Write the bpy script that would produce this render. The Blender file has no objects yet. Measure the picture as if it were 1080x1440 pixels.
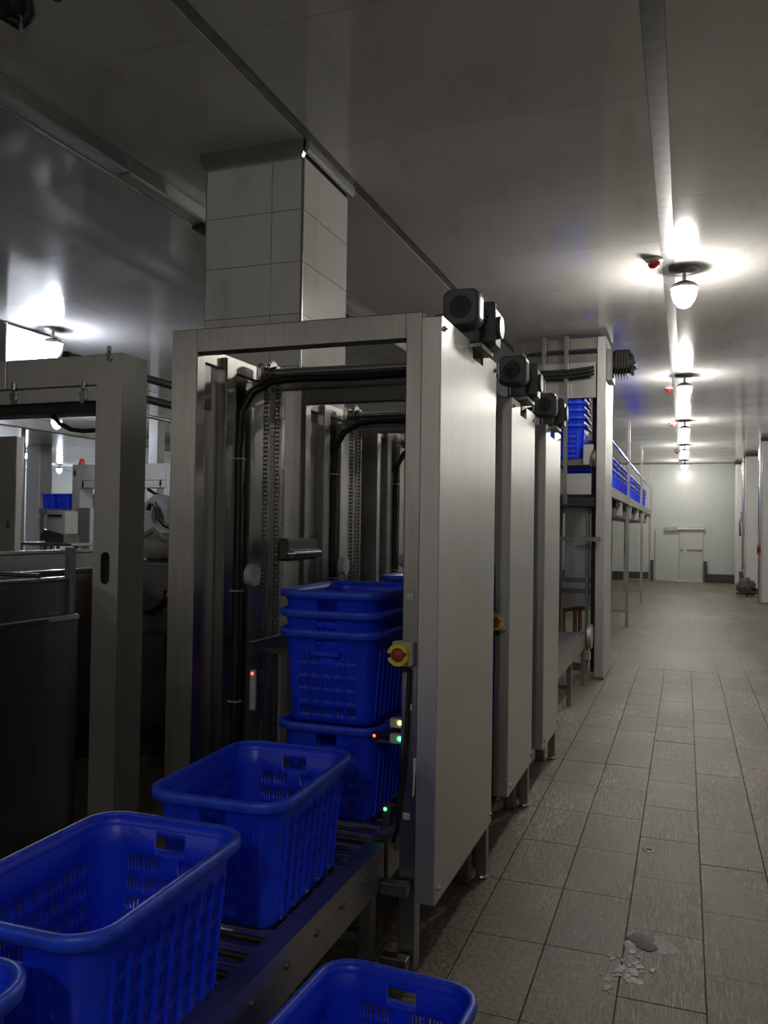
import bpy, bmesh, math, random
from mathutils import Vector, Matrix
random.seed(7)
scene = bpy.context.scene
COL = scene.collection

# ------------------------------------------------------------------ camera
F = 1165.0                       # focal length in pixels of the 1080x1440 frame
CAM = Vector((0, 0, 1.65))
VX, VY, ROLL = 963.0, 747.0, 0.008
fw = Vector(((VX-540)/F, (VY-720)/F, 1)).normalized()
dn = Vector((-ROLL, 1, 0)); dn = (dn - fw*dn.dot(fw)).normalized()
rt = dn.cross(fw).normalized()
Rm = Matrix((rt, fw, -dn))       # world = Rm @ (x right, y down, z forward)
cam = bpy.data.cameras.new('camera'); camo = bpy.data.objects.new('camera', cam); COL.objects.link(camo)
cam.sensor_fit = 'VERTICAL'; cam.sensor_height = 36.0; cam.sensor_width = 27.0
cam.lens = F/1440*36; cam.clip_start = 0.05; cam.clip_end = 200
xr, yd, zf = (Rm.col[i] for i in range(3))
camo.matrix_world = Matrix(((xr[0], -yd[0], -zf[0], CAM[0]), (xr[1], -yd[1], -zf[1], CAM[1]),
                            (xr[2], -yd[2], -zf[2], CAM[2]), (0, 0, 0, 1)))
scene.camera = camo
def ray(x, y): return Rm @ Vector(((x-540)/F, (y-720)/F, 1))
def on(axis, x, y, v):           # where a pixel's ray meets the plane axis = v
    r = ray(x, y); return CAM + r*((v-CAM[axis])/r[axis])

# ------------------------------------------------------------------ world, exposure
w = bpy.data.worlds.new('world'); scene.world = w; w.use_nodes = True
w.node_tree.nodes['Background'].inputs[0].default_value = (0.6, 0.65, 0.7, 1)
w.node_tree.nodes['Background'].inputs[1].default_value = 0.0   # a closed room: only its lamps give light
scene.view_settings.view_transform = 'Standard'; scene.view_settings.look = 'None'
scene.view_settings.exposure = 0.35; scene.view_settings.gamma = 1; scene.view_settings.use_curve_mapping = False
AISLE = (1.0, 0.96, 0.89); HALL = (0.80, 0.85, 1.0)
LAMP_E = 190.0

# ------------------------------------------------------------------ materials
MATS = {}
def nodemat(name):
    m = bpy.data.materials.new(name); m.use_nodes = True
    nt = m.node_tree; b = nt.nodes['Principled BSDF']; MATS[name] = m
    return m, nt, b
def N(nt, t, **kw):
    n = nt.nodes.new(t)
    for k, v in kw.items():
        if k in n.inputs: n.inputs[k].default_value = v
        else: setattr(n, k, v)
    return n
def ramp(nt, fac, stops):
    r = nt.nodes.new('ShaderNodeValToRGB'); e = r.color_ramp.elements
    e[0].position, e[0].color = stops[0][0], (*stops[0][1], 1)
    e[1].position, e[1].color = stops[-1][0], (*stops[-1][1], 1)
    for p, c in stops[1:-1]:
        x = e.new(p); x.color = (*c, 1)
    nt.links.new(fac, r.inputs[0]); return r
def g3(v): return (v, v, v)
def noise(nt, scale, stretch=(1, 1, 1), detail=4, coord='Object', rough=0.55):
    tc = nt.nodes.new('ShaderNodeTexCoord'); mp = nt.nodes.new('ShaderNodeMapping')
    mp.inputs['Scale'].default_value = stretch
    nt.links.new(tc.outputs[coord], mp.inputs[0])
    n = N(nt, 'ShaderNodeTexNoise', Scale=scale, Detail=detail, Roughness=rough)
    nt.links.new(mp.outputs[0], n.inputs['Vector']); return n
def plain(name, col, rough=0.5, metal=0.0, spec=0.5, coat=0, vary=0.12, vscale=9, bump=0.0):
    m, nt, b = nodemat(name)
    n = noise(nt, vscale)
    r = ramp(nt, n.outputs[0], [(0.3, tuple(c*(1-vary) for c in col)), (0.7, tuple(min(1, c*(1+vary)) for c in col))])
    nt.links.new(r.outputs[0], b.inputs['Base Color'])
    b.inputs['Roughness'].default_value = rough; b.inputs['Metallic'].default_value = metal
    b.inputs['Specular IOR Level'].default_value = spec; b.inputs['Coat Weight'].default_value = coat
    if bump:
        bp = N(nt, 'ShaderNodeBump', Strength=bump, Distance=0.01); n2 = noise(nt, vscale*14, detail=2)
        nt.links.new(n2.outputs[0], bp.inputs['Height']); nt.links.new(bp.outputs[0], b.inputs['Normal'])
    return m
def steel(name, col, r0=0.22, r1=0.42, stretch=(14, 14, 0.5), metal=1.0, grime=0.25, bump=0.05):
    m, nt, b = nodemat(name)
    n = noise(nt, 5, stretch, 5); n2 = noise(nt, 2.3, (1, 1, 1), 4)
    mr = N(nt, 'ShaderNodeMapRange'); mr.inputs['To Min'].default_value = r0; mr.inputs['To Max'].default_value = r1
    nt.links.new(n2.outputs[0], mr.inputs[0]); nt.links.new(mr.outputs[0], b.inputs['Roughness'])
    r = ramp(nt, n.outputs[0], [(0.25, tuple(c*(1-grime) for c in col)), (0.75, col)])
    r2 = ramp(nt, n2.outputs[0], [(0.3, g3(1-grime)), (0.6, g3(1))])
    mx = N(nt, 'ShaderNodeMix', data_type='RGBA', blend_type='MULTIPLY'); mx.inputs[0].default_value = 1
    nt.links.new(r.outputs[0], mx.inputs[6]); nt.links.new(r2.outputs[0], mx.inputs[7])
    nt.links.new(mx.outputs[2], b.inputs['Base Color'])
    b.inputs['Metallic'].default_value = metal
    bp = N(nt, 'ShaderNodeBump', Strength=bump, Distance=0.004)
    if bump > 0: nt.links.new(n.outputs[0], bp.inputs['Height']); nt.links.new(bp.outputs[0], b.inputs['Normal'])
    return m
def emit(name, col, s):
    m, nt, b = nodemat(name)
    b.inputs['Base Color'].default_value = (*[c*0.8 for c in col], 1)
    b.inputs['Emission Color'].default_value = (*col, 1); b.inputs['Emission Strength'].default_value = s
    return m

steel('frame_steel', (0.44, 0.425, 0.40), 0.30, 0.42)
steel('side_sheet', (0.60, 0.60, 0.565), 0.295, 0.37, stretch=(4, 4, 0.4), grime=0.08, bump=0)
steel('dark_steel', (0.30, 0.29, 0.28), 0.30, 0.5)
steel('bright_steel', (0.72, 0.71, 0.69), 0.14, 0.25)
steel('roller_steel', (0.66, 0.65, 0.64), 0.16, 0.26, (0.6, 14, 14))
steel('rail_steel', (0.46, 0.45, 0.45), 0.3, 0.5, (14, 0.6, 14))
steel('chain_steel', (0.34, 0.32, 0.29), 0.3, 0.5, (3, 3, 3))
steel('satin_cover', (0.62, 0.61, 0.59), 0.38, 0.55, metal=0.85, grime=0.12)
steel('duct_steel', (0.70, 0.70, 0.69), 0.30, 0.38, (14, 0.4, 14))
plain('blue_plastic', (0.009, 0.048, 0.88), 0.36, spec=0.5, vary=0.15, vscale=6, bump=0.04)
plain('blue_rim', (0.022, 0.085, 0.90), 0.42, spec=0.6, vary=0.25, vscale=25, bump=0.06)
plain('motor_paint', (0.085, 0.092, 0.10), 0.38, spec=0.5, vary=0.2)
plain('black_rubber', (0.012, 0.012, 0.012), 0.5)
plain('black_iron', (0.02, 0.019, 0.018), 0.55)
plain('yellow_plastic', (0.75, 0.60, 0.03), 0.4)
plain('red_plastic', (0.42, 0.05, 0.02), 0.4)
plain('grey_plastic', (0.45, 0.45, 0.43), 0.45)
plain('white_plastic', (0.6, 0.6, 0.58), 0.45)
plain('white_paint', (0.68, 0.69, 0.65), 0.3, vary=0.05, vscale=2)
plain('cream_paint', (0.55, 0.54, 0.49), 0.35, vary=0.06, vscale=3)
plain('dark_base', (0.045, 0.048, 0.045), 0.5)
plain('bronze', (0.20, 0.12, 0.06), 0.4, metal=0.6)
plain('rag_cloth', (0.10, 0.085, 0.07), 0.9, vary=0.5, vscale=14)
plain('clear_wrap', (0.42, 0.40, 0.36), 0.18, vary=0.25, vscale=12)
plain('grout', (0.05, 0.043, 0.034), 0.75)
plain('seam_tape', (0.11, 0.11, 0.107), 0.34, vary=0.35, vscale=14)
plain('seam_dark', (0.26, 0.25, 0.235), 0.45, vary=0.3, vscale=10)
plain('purple_mark', (0.12, 0.10, 0.22), 0.5)
plain('spill_stain', (0.20, 0.185, 0.16), 0.35, vary=0.5, vscale=60)
plain('wet_rim', (0.75, 0.75, 0.73), 0.2, vary=0.33, vscale=60, bump=0.5)
m, nt, b = nodemat('water'); b.inputs['Base Color'].default_value = (0.05, 0.047, 0.042, 1); b.inputs['Roughness'].default_value = 0.04
emit('lamp_glow', AISLE, LAMP_E); emit('hall_glow', HALL, LAMP_E*1.15)
emit('red_led', (1, 0.05, 0.05), 6); emit('green_led', (0.05, 1, 0.2), 5); emit('yellow_led', (1, 0.8, 0.1), 6)
emit('beacon_glow', (0.9, 0.05, 0.03), 0.12)
def red_glass():
    m, nt, b = nodemat('red_glass'); b.inputs['Base Color'].default_value = (0.5, 0.03, 0.03, 1)
    b.inputs['Roughness'].default_value = 0.15
red_glass()
def tile_mat(name, pattern):
    m, nt, b = nodemat(name)
    oi = nt.nodes.new('ShaderNodeObjectInfo')
    geo = nt.nodes.new('ShaderNodeNewGeometry')
    def wn(scale, st, detail=5):
        mp = nt.nodes.new('ShaderNodeMapping'); mp.inputs['Scale'].default_value = st
        nt.links.new(geo.outputs['Position'], mp.inputs[0])
        n = N(nt, 'ShaderNodeTexNoise', Scale=scale, Detail=detail, Roughness=0.6)
        nt.links.new(mp.outputs[0], n.inputs['Vector']); return n
    fine = wn(55, (1, 0.7, 1), 8); big = wn(1.3, (1, 1, 1)); streak = wn(28, (3.2, 0.28, 1), 4); where = wn(0.9, (1.6, 0.55, 1), 3)
    base = ramp(nt, fine.outputs[0], [(0.34, (0.062, 0.049, 0.032)), (0.5, (0.150, 0.122, 0.084)), (0.66, (0.30, 0.252, 0.182))])
    sx = nt.nodes.new('ShaderNodeSeparateXYZ'); nt.links.new(geo.outputs['Position'], sx.inputs[0])
    mrx = N(nt, 'ShaderNodeMapRange'); mrx.inputs['From Min'].default_value = -0.9; mrx.inputs['From Max'].default_value = 1.3; nt.links.new(sx.outputs[0], mrx.inputs[0])
    lane = ramp(nt, mrx.outputs[0], [(0.05, g3(0.0)), (0.32, g3(0.13)), (0.62, g3(0.13)), (0.95, g3(0.0))])
    wadd = N(nt, 'ShaderNodeMath', operation='ADD'); nt.links.new(where.outputs[0], wadd.inputs[0]); nt.links.new(lane.outputs[0], wadd.inputs[1])
    # worn light streaks scraped along the aisle
    st = ramp(nt, streak.outputs[0], [(0.48, g3(0)), (0.60, g3(1))])
    wh = ramp(nt, wadd.outputs[0], [(0.50, g3(0)), (0.68, g3(1))])
    mu = N(nt, 'ShaderNodeMath', operation='MULTIPLY'); nt.links.new(st.outputs[0], mu.inputs[0]); nt.links.new(wh.outputs[0], mu.inputs[1])
    mu2 = N(nt, 'ShaderNodeMath', operation='MULTIPLY'); nt.links.new(mu.outputs[0], mu2.inputs[0]); mu2.inputs[1].default_value = 0.9
    mx = N(nt, 'ShaderNodeMix', data_type='RGBA'); nt.links.new(mu2.outputs[0], mx.inputs[0])
    nt.links.new(base.outputs[0], mx.inputs[6]); mx.inputs[7].default_value = (0.42, 0.375, 0.30, 1)
    va = ramp(nt, big.outputs[0], [(0.3, g3(0.78)), (0.7, g3(1.08))])
    m2 = N(nt, 'ShaderNodeMix', data_type='RGBA', blend_type='MULTIPLY'); m2.inputs[0].default_value = 1
    nt.links.new(mx.outputs[2], m2.inputs[6]); nt.links.new(va.outputs[0], m2.inputs[7])
    out = m2.outputs[2]
    if pattern:
        br = N(nt, 'ShaderNodeTexBrick', offset=0.5, squash=1.0)
        mp = nt.nodes.new('ShaderNodeMapping'); mp.inputs['Rotation'].default_value = (0, 0, math.pi/2)
        mp.inputs['Location'].default_value = (0.0, 0.215, 0)
        nt.links.new(geo.outputs['Position'], mp.inputs[0]); nt.links.new(mp.outputs[0], br.inputs['Vector'])
        br.inputs['Scale'].default_value = 1.0; br.inputs['Brick Width'].default_value = 0.545; br.inputs['Row Height'].default_value = 0.297
        br.inputs['Mortar Size'].default_value = 0.004
        br.inputs['Color1'].default_value = (1, 1, 1, 1); br.inputs['Color2'].default_value = (0.86, 0.86, 0.86, 1); br.inputs['Mortar'].default_value = (0.45, 0.43, 0.4, 1)
        m3 = N(nt, 'ShaderNodeMix', data_type='RGBA', blend_type='MULTIPLY'); m3.inputs[0].default_value = 1
        nt.links.new(out, m3.inputs[6]); nt.links.new(br.outputs['Color'], m3.inputs[7]); out = m3.outputs[2]
    else:
        rv = ramp(nt, oi.outputs['Random'], [(0.0, g3(0.84)), (1.0, g3(1.1))])
        m3 = N(nt, 'ShaderNodeMix', data_type='RGBA', blend_type='MULTIPLY'); m3.inputs[0].default_value = 1
        nt.links.new(out, m3.inputs[6]); nt.links.new(rv.outputs[0], m3.inputs[7]); out = m3.outputs[2]
    nt.links.new(out, b.inputs['Base Color'])
    rr = N(nt, 'ShaderNodeMapRange'); rr.inputs['To Min'].default_value = 0.38; rr.inputs['To Max'].default_value = 0.62
    nt.links.new(fine.outputs[0], rr.inputs[0]); nt.links.new(rr.outputs[0], b.inputs['Roughness'])
    bp = N(nt, 'ShaderNodeBump', Strength=0.35, Distance=0.004)
    ad = N(nt, 'ShaderNodeMath', operation='ADD'); nt.links.new(fine.outputs[0], ad.inputs[0]); nt.links.new(mu.outputs[0], ad.inputs[1])
    nt.links.new(ad.outputs[0], bp.inputs['Height']); nt.links.new(bp.outputs[0], b.inputs['Normal'])
    return m
tile_mat('floor_tile', False); tile_mat('floor_far', True)
def ceiling_mat():
    m, nt, b = nodemat('ceiling_panel')
    n = noise(nt, 0.7, (1, 1, 1), 5, 'Object'); n2 = noise(nt, 3.0, (1, 0.3, 1), 5)
    r = ramp(nt, n.outputs[0], [(0.3, (0.62, 0.605, 0.58)), (0.7, (0.72, 0.71, 0.685))])
    r2 = ramp(nt, n2.outputs[0], [(0.28, g3(0.80)), (0.45, g3(1))])
    mx = N(nt, 'ShaderNodeMix', data_type='RGBA', blend_type='MULTIPLY'); mx.inputs[0].default_value = 1
    nt.links.new(r.outputs[0], mx.inputs[6]); nt.links.new(r2.outputs[0], mx.inputs[7])
    nt.links.new(mx.outputs[2], b.inputs['Base Color'])
    mr = N(nt, 'ShaderNodeMapRange'); mr.inputs['To Min'].default_value = 0.07; mr.inputs['To Max'].default_value = 0.15
    nt.links.new(n2.outputs[0], mr.inputs[0]); nt.links.new(mr.outputs[0], b.inputs['Roughness'])
    b.inputs['Specular IOR Level'].default_value = 0.6
ceiling_mat()
def white_tile():
    m, nt, b = nodemat('column_tile')
    n = noise(nt, 4, (1, 1, 0.35), 5)
    r = ramp(nt, n.outputs[0], [(0.2, (0.42, 0.40, 0.34)), (0.42, (0.66, 0.66, 0.62)), (0.8, (0.72, 0.72, 0.69))])
    nt.links.new(r.outputs[0], b.inputs['Base Color']); b.inputs['Roughness'].default_value = 0.14
white_tile()
def wall_mat():
    m, nt, b = nodemat('wall_panel')
    n = noise(nt, 0.8, (1, 1, 0.5), 4)
    r = ramp(nt, n.outputs[0], [(0.3, (0.50, 0.52, 0.48)), (0.7, (0.58, 0.60, 0.56))])
    nt.links.new(r.outputs[0], b.inputs['Base Color']); b.inputs['Roughness'].default_value = 0.28
wall_mat()

# ------------------------------------------------------------------ mesh helpers
ORIG = {}
class MB:
    def __init__(s): s.v = []; s.f = []; s.sm = []
    def add(s, vs, fs, smooth=False):
        o = len(s.v); s.v += [tuple(v) for v in vs]; s.f += [tuple(i+o for i in f) for f in fs]; s.sm += [smooth]*len(fs); return s
    def box(s, x0, x1, y0, y1, z0, z1, bev=0.0):
        return s.obox(Vector(((x0+x1)/2, (y0+y1)/2, (z0+z1)/2)), Matrix.Identity(3), (abs(x1-x0), abs(y1-y0), abs(z1-z0)), bev)
    def obox(s, c, M, size, bev=0.0):
        hx, hy, hz = (d/2 for d in size); c = Vector(c)
        if bev <= 0:
            P = [c + M @ Vector((sx*hx, sy*hy, sz*hz)) for sx in (-1, 1) for sy in (-1, 1) for sz in (-1, 1)]
            return s.add(P, [(0, 1, 3, 2), (4, 6, 7, 5), (0, 4, 5, 1), (2, 3, 7, 6), (0, 2, 6, 4), (1, 5, 7, 3)])
        bev = min(bev, hx*0.9, hy*0.9, hz*0.9)
        bm = bmesh.new(); bmesh.ops.create_cube(bm, size=1)
        bmesh.ops.scale(bm, vec=(hx*2, hy*2, hz*2), verts=bm.verts)
        bmesh.ops.bevel(bm, geom=bm.edges[:], offset=bev, segments=1, affect='EDGES', profile=0.5)
        bm.verts.index_update()
        P = [c + M @ v.co for v in bm.verts]; Fs = [[v.index for v in f.verts] for f in bm.faces]; bm.free()
        return s.add(P, Fs)
    def cyl(s, p, q, r, n=12, r2=None, caps=True):
        p, q = Vector(p), Vector(q); d = (q-p).normalized(); r2 = r if r2 is None else r2
        a = Vector((0, 0, 1)) if abs(d.z) < 0.9 else Vector((1, 0, 0)); u = d.cross(a).normalized(); v = d.cross(u)
        ring = lambda c, rr: [c + (u*math.cos(2*math.pi*i/n) + v*math.sin(2*math.pi*i/n))*rr for i in range(n)]
        A, B = ring(p, r), ring(q, r2)
        s.add(A+B, [(i, n+i, n+(i+1) % n, (i+1) % n) for i in range(n)], True)
        if caps: s.add(A, [tuple(range(n))]); s.add(B, [tuple(reversed(range(n)))])
        return s
    def tube(s, pts, r, n=8):
        pts = [Vector(p) for p in pts]; rings = []; up = None
        for i, p in enumerate(pts):
            d = (pts[min(i+1, len(pts)-1)] - pts[max(i-1, 0)]).normalized()
            if up is None: up = Vector((0.31, 0.17, 0.93)).cross(d).normalized()
            up = (up - d*up.dot(d)).normalized(); v = d.cross(up)
            rings += [p + (up*math.cos(2*math.pi*k/n) + v*math.sin(2*math.pi*k/n))*r for k in range(n)]
        fs = [(i*n+k, i*n+(k+1) % n, (i+1)*n+(k+1) % n, (i+1)*n+k) for i in range(len(pts)-1) for k in range(n)]
        s.add(rings, fs, True)
        s.add(rings[:n], [tuple(reversed(range(n)))]); s.add(rings[-n:], [tuple(range(n))]); return s
    def lathe(s, prof, c=(0, 0, 0), n=20, M=None, smooth=True):
        c = Vector(c); M = M or Matrix.Identity(3); V = []
        for r, z in prof: V += [c + M @ Vector((r*math.cos(2*math.pi*k/n), r*math.sin(2*math.pi*k/n), z)) for k in range(n)]
        fs = [(i*n+k, i*n+(k+1) % n, (i+1)*n+(k+1) % n, (i+1)*n+k) for i in range(len(prof)-1) for k in range(n)]
        return s.add(V, fs, smooth)
    def prism(s, poly, axis, a, b):   # poly in the two other axes, extruded along axis from a to b
        def P(u, v, t):
            return {0: (t, u, v), 1: (u, t, v), 2: (u, v, t)}[axis]
        n = len(poly); V = [P(u, v, a) for u, v in poly] + [P(u, v, b) for u, v in poly]
        return s.add(V, [tuple(range(n)), tuple(reversed(range(n, 2*n)))] + [(i, n+i, n+(i+1) % n, (i+1) % n) for i in range(n)])
    def mesh(s, name, origin=(0, 0, 0)):
        o = Vector(origin); me = bpy.data.meshes.new(name)
        me.from_pydata([tuple(Vector(v)-o) for v in s.v], [], s.f)
        me.polygons.foreach_set('use_smooth', s.sm)
        bm = bmesh.new(); bm.from_mesh(me); bmesh.ops.recalc_face_normals(bm, faces=bm.faces); bm.to_mesh(me); bm.free()
        me.update(); return me
    def build(s, name, mat, parent=None, origin=None, label=None):
        if parent is not None: o = ORIG[parent]
        else: o = Vector(origin or (0, 0, 0))
        me = s.mesh(name, o); me.materials.append(MATS[mat])
        ob = bpy.data.objects.new(name, me); COL.objects.link(ob)
        if parent is not None: ob.parent = parent
        else: ob.location = o
        ORIG[ob] = o
        if label: ob['label'] = label
        return ob
def inst(name, me, loc, parent=None, rot=(0, 0, 0)):
    ob = bpy.data.objects.new(name, me); COL.objects.link(ob); ob.rotation_euler = rot
    if parent is not None: ob.parent = parent; ob.location = Vector(loc)-ORIG[parent]
    else: ob.location = loc
    return ob
def thing(name, label, cat, loc, group=None, kind=None):
    ob = bpy.data.objects.new(name, None); COL.objects.link(ob); ob.location = loc; ob.empty_display_size = 0.1
    ORIG[ob] = Vector(loc); return tag(ob, label, cat, group, kind)
def tag(ob, label=None, cat=None, group=None, kind=None):
    if label: ob['label'] = label
    if cat: ob['category'] = cat
    if group: ob['group'] = group
    if kind: ob['kind'] = kind
    return ob
def copy_tree(o, parent=None):
    c = o.copy(); COL.objects.link(c)
    if parent is not None: c.parent = parent
    for ch in list(o.children): copy_tree(ch, c)
    return c
def hole_plate(outer, hole, axis, a, b, mb=None):   # plate with one hole, poly in two axes
    mb = mb or MB()
    bm = bmesh.new()
    for poly in (outer, hole):
        vs = [bm.verts.new((u, v, 0)) for u, v in poly]
        for i in range(len(vs)): bm.edges.new((vs[i], vs[(i+1) % len(vs)]))
    bmesh.ops.triangle_fill(bm, edges=bm.edges[:], use_beauty=True)
    bm.verts.index_update()
    P = [(v.co.x, v.co.y) for v in bm.verts]; T = [[v.index for v in f.verts] for f in bm.faces]; bm.free()
    def Q(u, v, t): return {0: (t, u, v), 1: (u, t, v), 2: (u, v, t)}[axis]
    for t in (a, b): mb.add([Q(u, v, t) for u, v in P], T)
    for poly in (outer, hole):
        n = len(poly); mb.add([Q(u, v, a) for u, v in poly]+[Q(u, v, b) for u, v in poly], [(i, n+i, n+(i+1) % n, (i+1) % n) for i in range(n)])
    return mb

# ------------------------------------------------------------------ room shell
ZC = 3.85; YB = 29.0; XR = 1.95; XL = -26.0; YF = -15.0
TW, TL = 0.297, 0.545; TX0 = -0.214; TILE_Y0, TILE_N = 1.715, 16
TILE_Y1 = TILE_Y0 + TILE_N*TL
TXA, TXB = TX0-8*TW, TX0+6*TW
fl = MB()
fl.box(TXA, TXB, TILE_Y0, TILE_Y1, -0.25, -0.010)
floor = fl.build('floor', 'grout'); tag(floor, 'brown grey tiled factory floor with dark joints', kind='structure')
ff = MB()
ff.box(XL, XR, YF, TILE_Y0, -0.25, 0); ff.box(XL, XR, TILE_Y1, YB, -0.25, 0)
ff.box(XL, TXA, TILE_Y0, TILE_Y1, -0.25, 0); ff.box(TXB, XR, TILE_Y0, TILE_Y1, -0.25, 0)
ORIG[floor] = Vector((0, 0, 0)); ff.build('far_floor_surface', 'floor_far', floor)
tm = MB().obox((0, 0, 0), Matrix.Identity(3), (TW-0.004, TL-0.0025, 0.012), 0.0012).mesh('floor_tile'); tm.materials.append(MATS['floor_tile'])
tmh = MB().obox((0, 0, 0), Matrix.Identity(3), (TW-0.004, TL/2-0.0025, 0.012), 0.0012).mesh('floor_tile_half'); tmh.materials.append(MATS['floor_tile'])
offs = {-1: 0.0, -2: 0.0, 0: 0.5, 1: 0.25}
for c in range(-8, 6):
    off = 0.0 if c in (-1, -2) else (0.5 if c % 2 == 0 else 0.0)
    x = TX0 + (c+0.5)*TW
    if off:
        inst('floor_tile', tmh, (x, TILE_Y0+TL*0.25, -0.006+random.uniform(-.0012, .0006)), floor)
        inst('floor_tile', tmh, (x, TILE_Y1-TL*0.25, -0.006+random.uniform(-.0012, .0006)), floor)
    for r in range(TILE_N - (1 if off else 0)):
        inst('floor_tile', tm, (x, TILE_Y0+(r+0.5+off)*TL, -0.006+random.uniform(-.0012, .0006)), floor)

# ceiling: insulated panels in three bays with sealed seams between
ce = MB().box(XL, XR, YF, YB, ZC+0.012, ZC+0.2); ceil = ce.build('ceiling', 'seam_dark', origin=(0, 0, ZC))
tag(ceil, 'grey glossy insulated panel ceiling with taped seams', kind='structure')
PW = 1.13
bays = [(-8.4, -2.055), (-1.985, -0.195), (-0.095, XR)]
for bi, (xa, xb) in enumerate(bays):
    pm = MB().obox((0, 0, 0), Matrix.Identity(3), (xb-xa, PW-0.003, 0.012), 0.0).mesh('ceiling_panel'); pm.materials.append(MATS['ceiling_panel'])
    y = (-5.85, -5.85+0.02, -5.55)[bi]-8*PW
    k = 0
    while y+PW < (YB if bi else YB):
        inst('ceiling_panel', pm, ((xa+xb)/2, y+PW/2, ZC+0.006), ceil); y += PW; k += 1
far = MB().box(XL, -8.42, YF, YB, ZC, ZC+0.012).build('far_ceiling_panels', 'ceiling_panel', ceil)
MB().box(-0.193, -0.097, YF, YB, ZC-0.002, ZC+0.012).build('seam_strip', 'seam_tape', ceil)
MB().box(-2.053, -1.987, YF, YB, ZC+0.003, ZC+0.012).build('seam_strip', 'seam_dark', ceil)

# end wall with a sliding door, side walls
wb = MB().box(XL, XR, YB+0.02, YB+0.2, 0, ZC+0.2).build('wall_back', 'wall_panel', origin=(0, YB, 0)); tag(wb, 'pale green white panel wall at the end of the aisle', kind='structure')
pw = 1.16; x = XL
wm = MB().obox((0, 0, 0), Matrix.Identity(3), (pw-0.004, 0.02, ZC), 0.0).mesh('wall_panel'); wm.materials.append(MATS['wall_panel'])
x = XR
while x-pw > XL: inst('wall_panel', wm, (x-pw/2, YB+0.01, ZC/2), wb); x -= pw
wr = MB().box(XR, XR+0.2, YF, YB, 0, ZC).build('wall_right', 'white_paint', origin=(XR, 0, 0)); tag(wr, 'white glossy wall along the aisle', kind='structure')
wl = MB().box(XL-0.2, XL, YF, YB, 0, ZC).build('wall_left', 'white_paint', origin=(XL, 0, 0)); tag(wl, 'white wall on the far side of the hall', kind='structure')
wf = MB().box(XL, XR, YF-0.2, YF, 0, ZC).build('wall_front', 'white_paint', origin=(0, YF, 0)); tag(wf, 'white wall behind the viewer', kind='structure')
dl, dr, dm = on(1, 921, 800, YB)[0], on(1, 988, 800, YB)[0], on(1, 954.5, 800, YB)[0]
dtop = on(1, 955, 745, YB)[2]
d = tag(MB().box(dl-0.02, dr+0.02, YB-0.012, YB, 0, dtop+0.02).build('door_1', 'grey_plastic', origin=((dl+dr)/2, YB, 0)), 'pale double leaf sliding door in the end wall', kind='structure')
MB().box(dl, dm-0.01, YB-0.05, YB-0.012, 0.02, dtop, 0.004).build('door_leaf', 'wall_panel', d)
MB().box(dm+0.01, dr, YB-0.05, YB-0.012, 0.02, dtop, 0.004).build('door_leaf', 'wall_panel', d)
MB().box(dm-0.35, dr+0.05, YB-0.14, YB-0.012, dtop, dtop+0.10, 0.01).build('door_track', 'bright_steel', d)
MB().box(dm-0.45, dm-0.05, YB-0.16, YB-0.012, dtop-0.05, dtop+0.09, 0.01).build('track_motor_box', 'grey_plastic', d)
hz = on(1, 955, 773, YB)[2]
MB().box(dm+0.25, dr-0.02, YB-0.08, YB-0.05, hz-0.02, hz+0.02).build('push_bar', 'dark_steel', d)
MB().box(dm+0.06, dm+0.10, YB-0.09, YB-0.05, hz-0.05, hz+0.02).build('door_handle', 'black_iron', d)
MB().box(dl, dr, YB-0.07, YB-0.012, 0.0, 0.05).build('threshold', 'bright_steel', d)
bb = MB(); bb.box(dr+0.12, 1.6, YB-0.06, YB, 0, 0.27, 0.01); bb.box(-6, dl-0.12, YB-0.06, YB, 0, 0.27, 0.01)
tag(bb.build('baseboard_back', 'dark_base', origin=(0, YB, 0)), 'dark skirting along the end wall', kind='structure')
for xx in (dl-0.10, dr+0.08):
    g = MB(); g.box(xx-0.05, xx+0.05, YB-0.16, YB-0.02, 0, 0.62, 0.01); g.cyl((xx, YB-0.09, 0.62), (xx, YB-0.09, 0.68), 0.045)
    tag(g.build('door_guide_post', 'dark_base', origin=(xx, YB-0.09, 0)), 'short dark guard post beside the sliding door leaf ' + ('without push bar' if xx < dm else 'with push bar'), 'guard post', 'guard posts beside the sliding door')

# white pillars and pipes on the right wall
def pillar(px0, Y, X0, label, depth):
    a = on(1, px0, 800, Y)[0]
    r = thing('wall_pillar', label, 'pillar', (a, Y, 0)); r['kind'] = 'structure'; del r['category']
    MB().box(a, XR, Y, Y+depth, 0, ZC, 0.03).build('pillar_shaft', 'white_paint', r)
    MB().box(a-0.03, XR, Y-0.03, Y+depth+0.03, ZC-0.09, ZC, 0.01).build('pillar_cap', 'dark_base', r)
    return r, a
p1, a1 = pillar(1071, 21.0, 0, 'white pillar on the side wall carrying a red call box', 0.6)
p2, a2 = pillar(1049, 25.2, 0, 'white pillar on the side wall behind the heap of hose', 0.7)
p3, a3 = pillar(1034, 28.1, 0, 'white pillar in the corner by the end wall', 0.5)
for pa, yy, nm in ((a1-0.05, 20.95, 'the red call box'), (a2-0.06, 25.6, 'the hose heap pillar'), (a3+0.28, 28.0, 'the corner pillar')):
    t = MB().cyl((pa, yy, 0.0), (pa, yy, ZC), 0.035, 10)
    tag(t.build('wall_pipe', 'bright_steel', origin=(pa, yy, 0)), 'thin shiny steel pipe running up the side wall beside ' + nm, 'pipe', 'pipes on the side wall')
q = on(1, 1067, 773, 20.9)
cb = thing('call_box', 'small red call box on the white pillar', 'call box', (q[0], 20.9, q[2]-0.1))
MB().box(q[0]-0.04, q[0]+0.04, 20.86, 20.96, q[2]-0.11, q[2]+0.1, 0.01).build('housing', 'red_plastic', cb)
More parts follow.
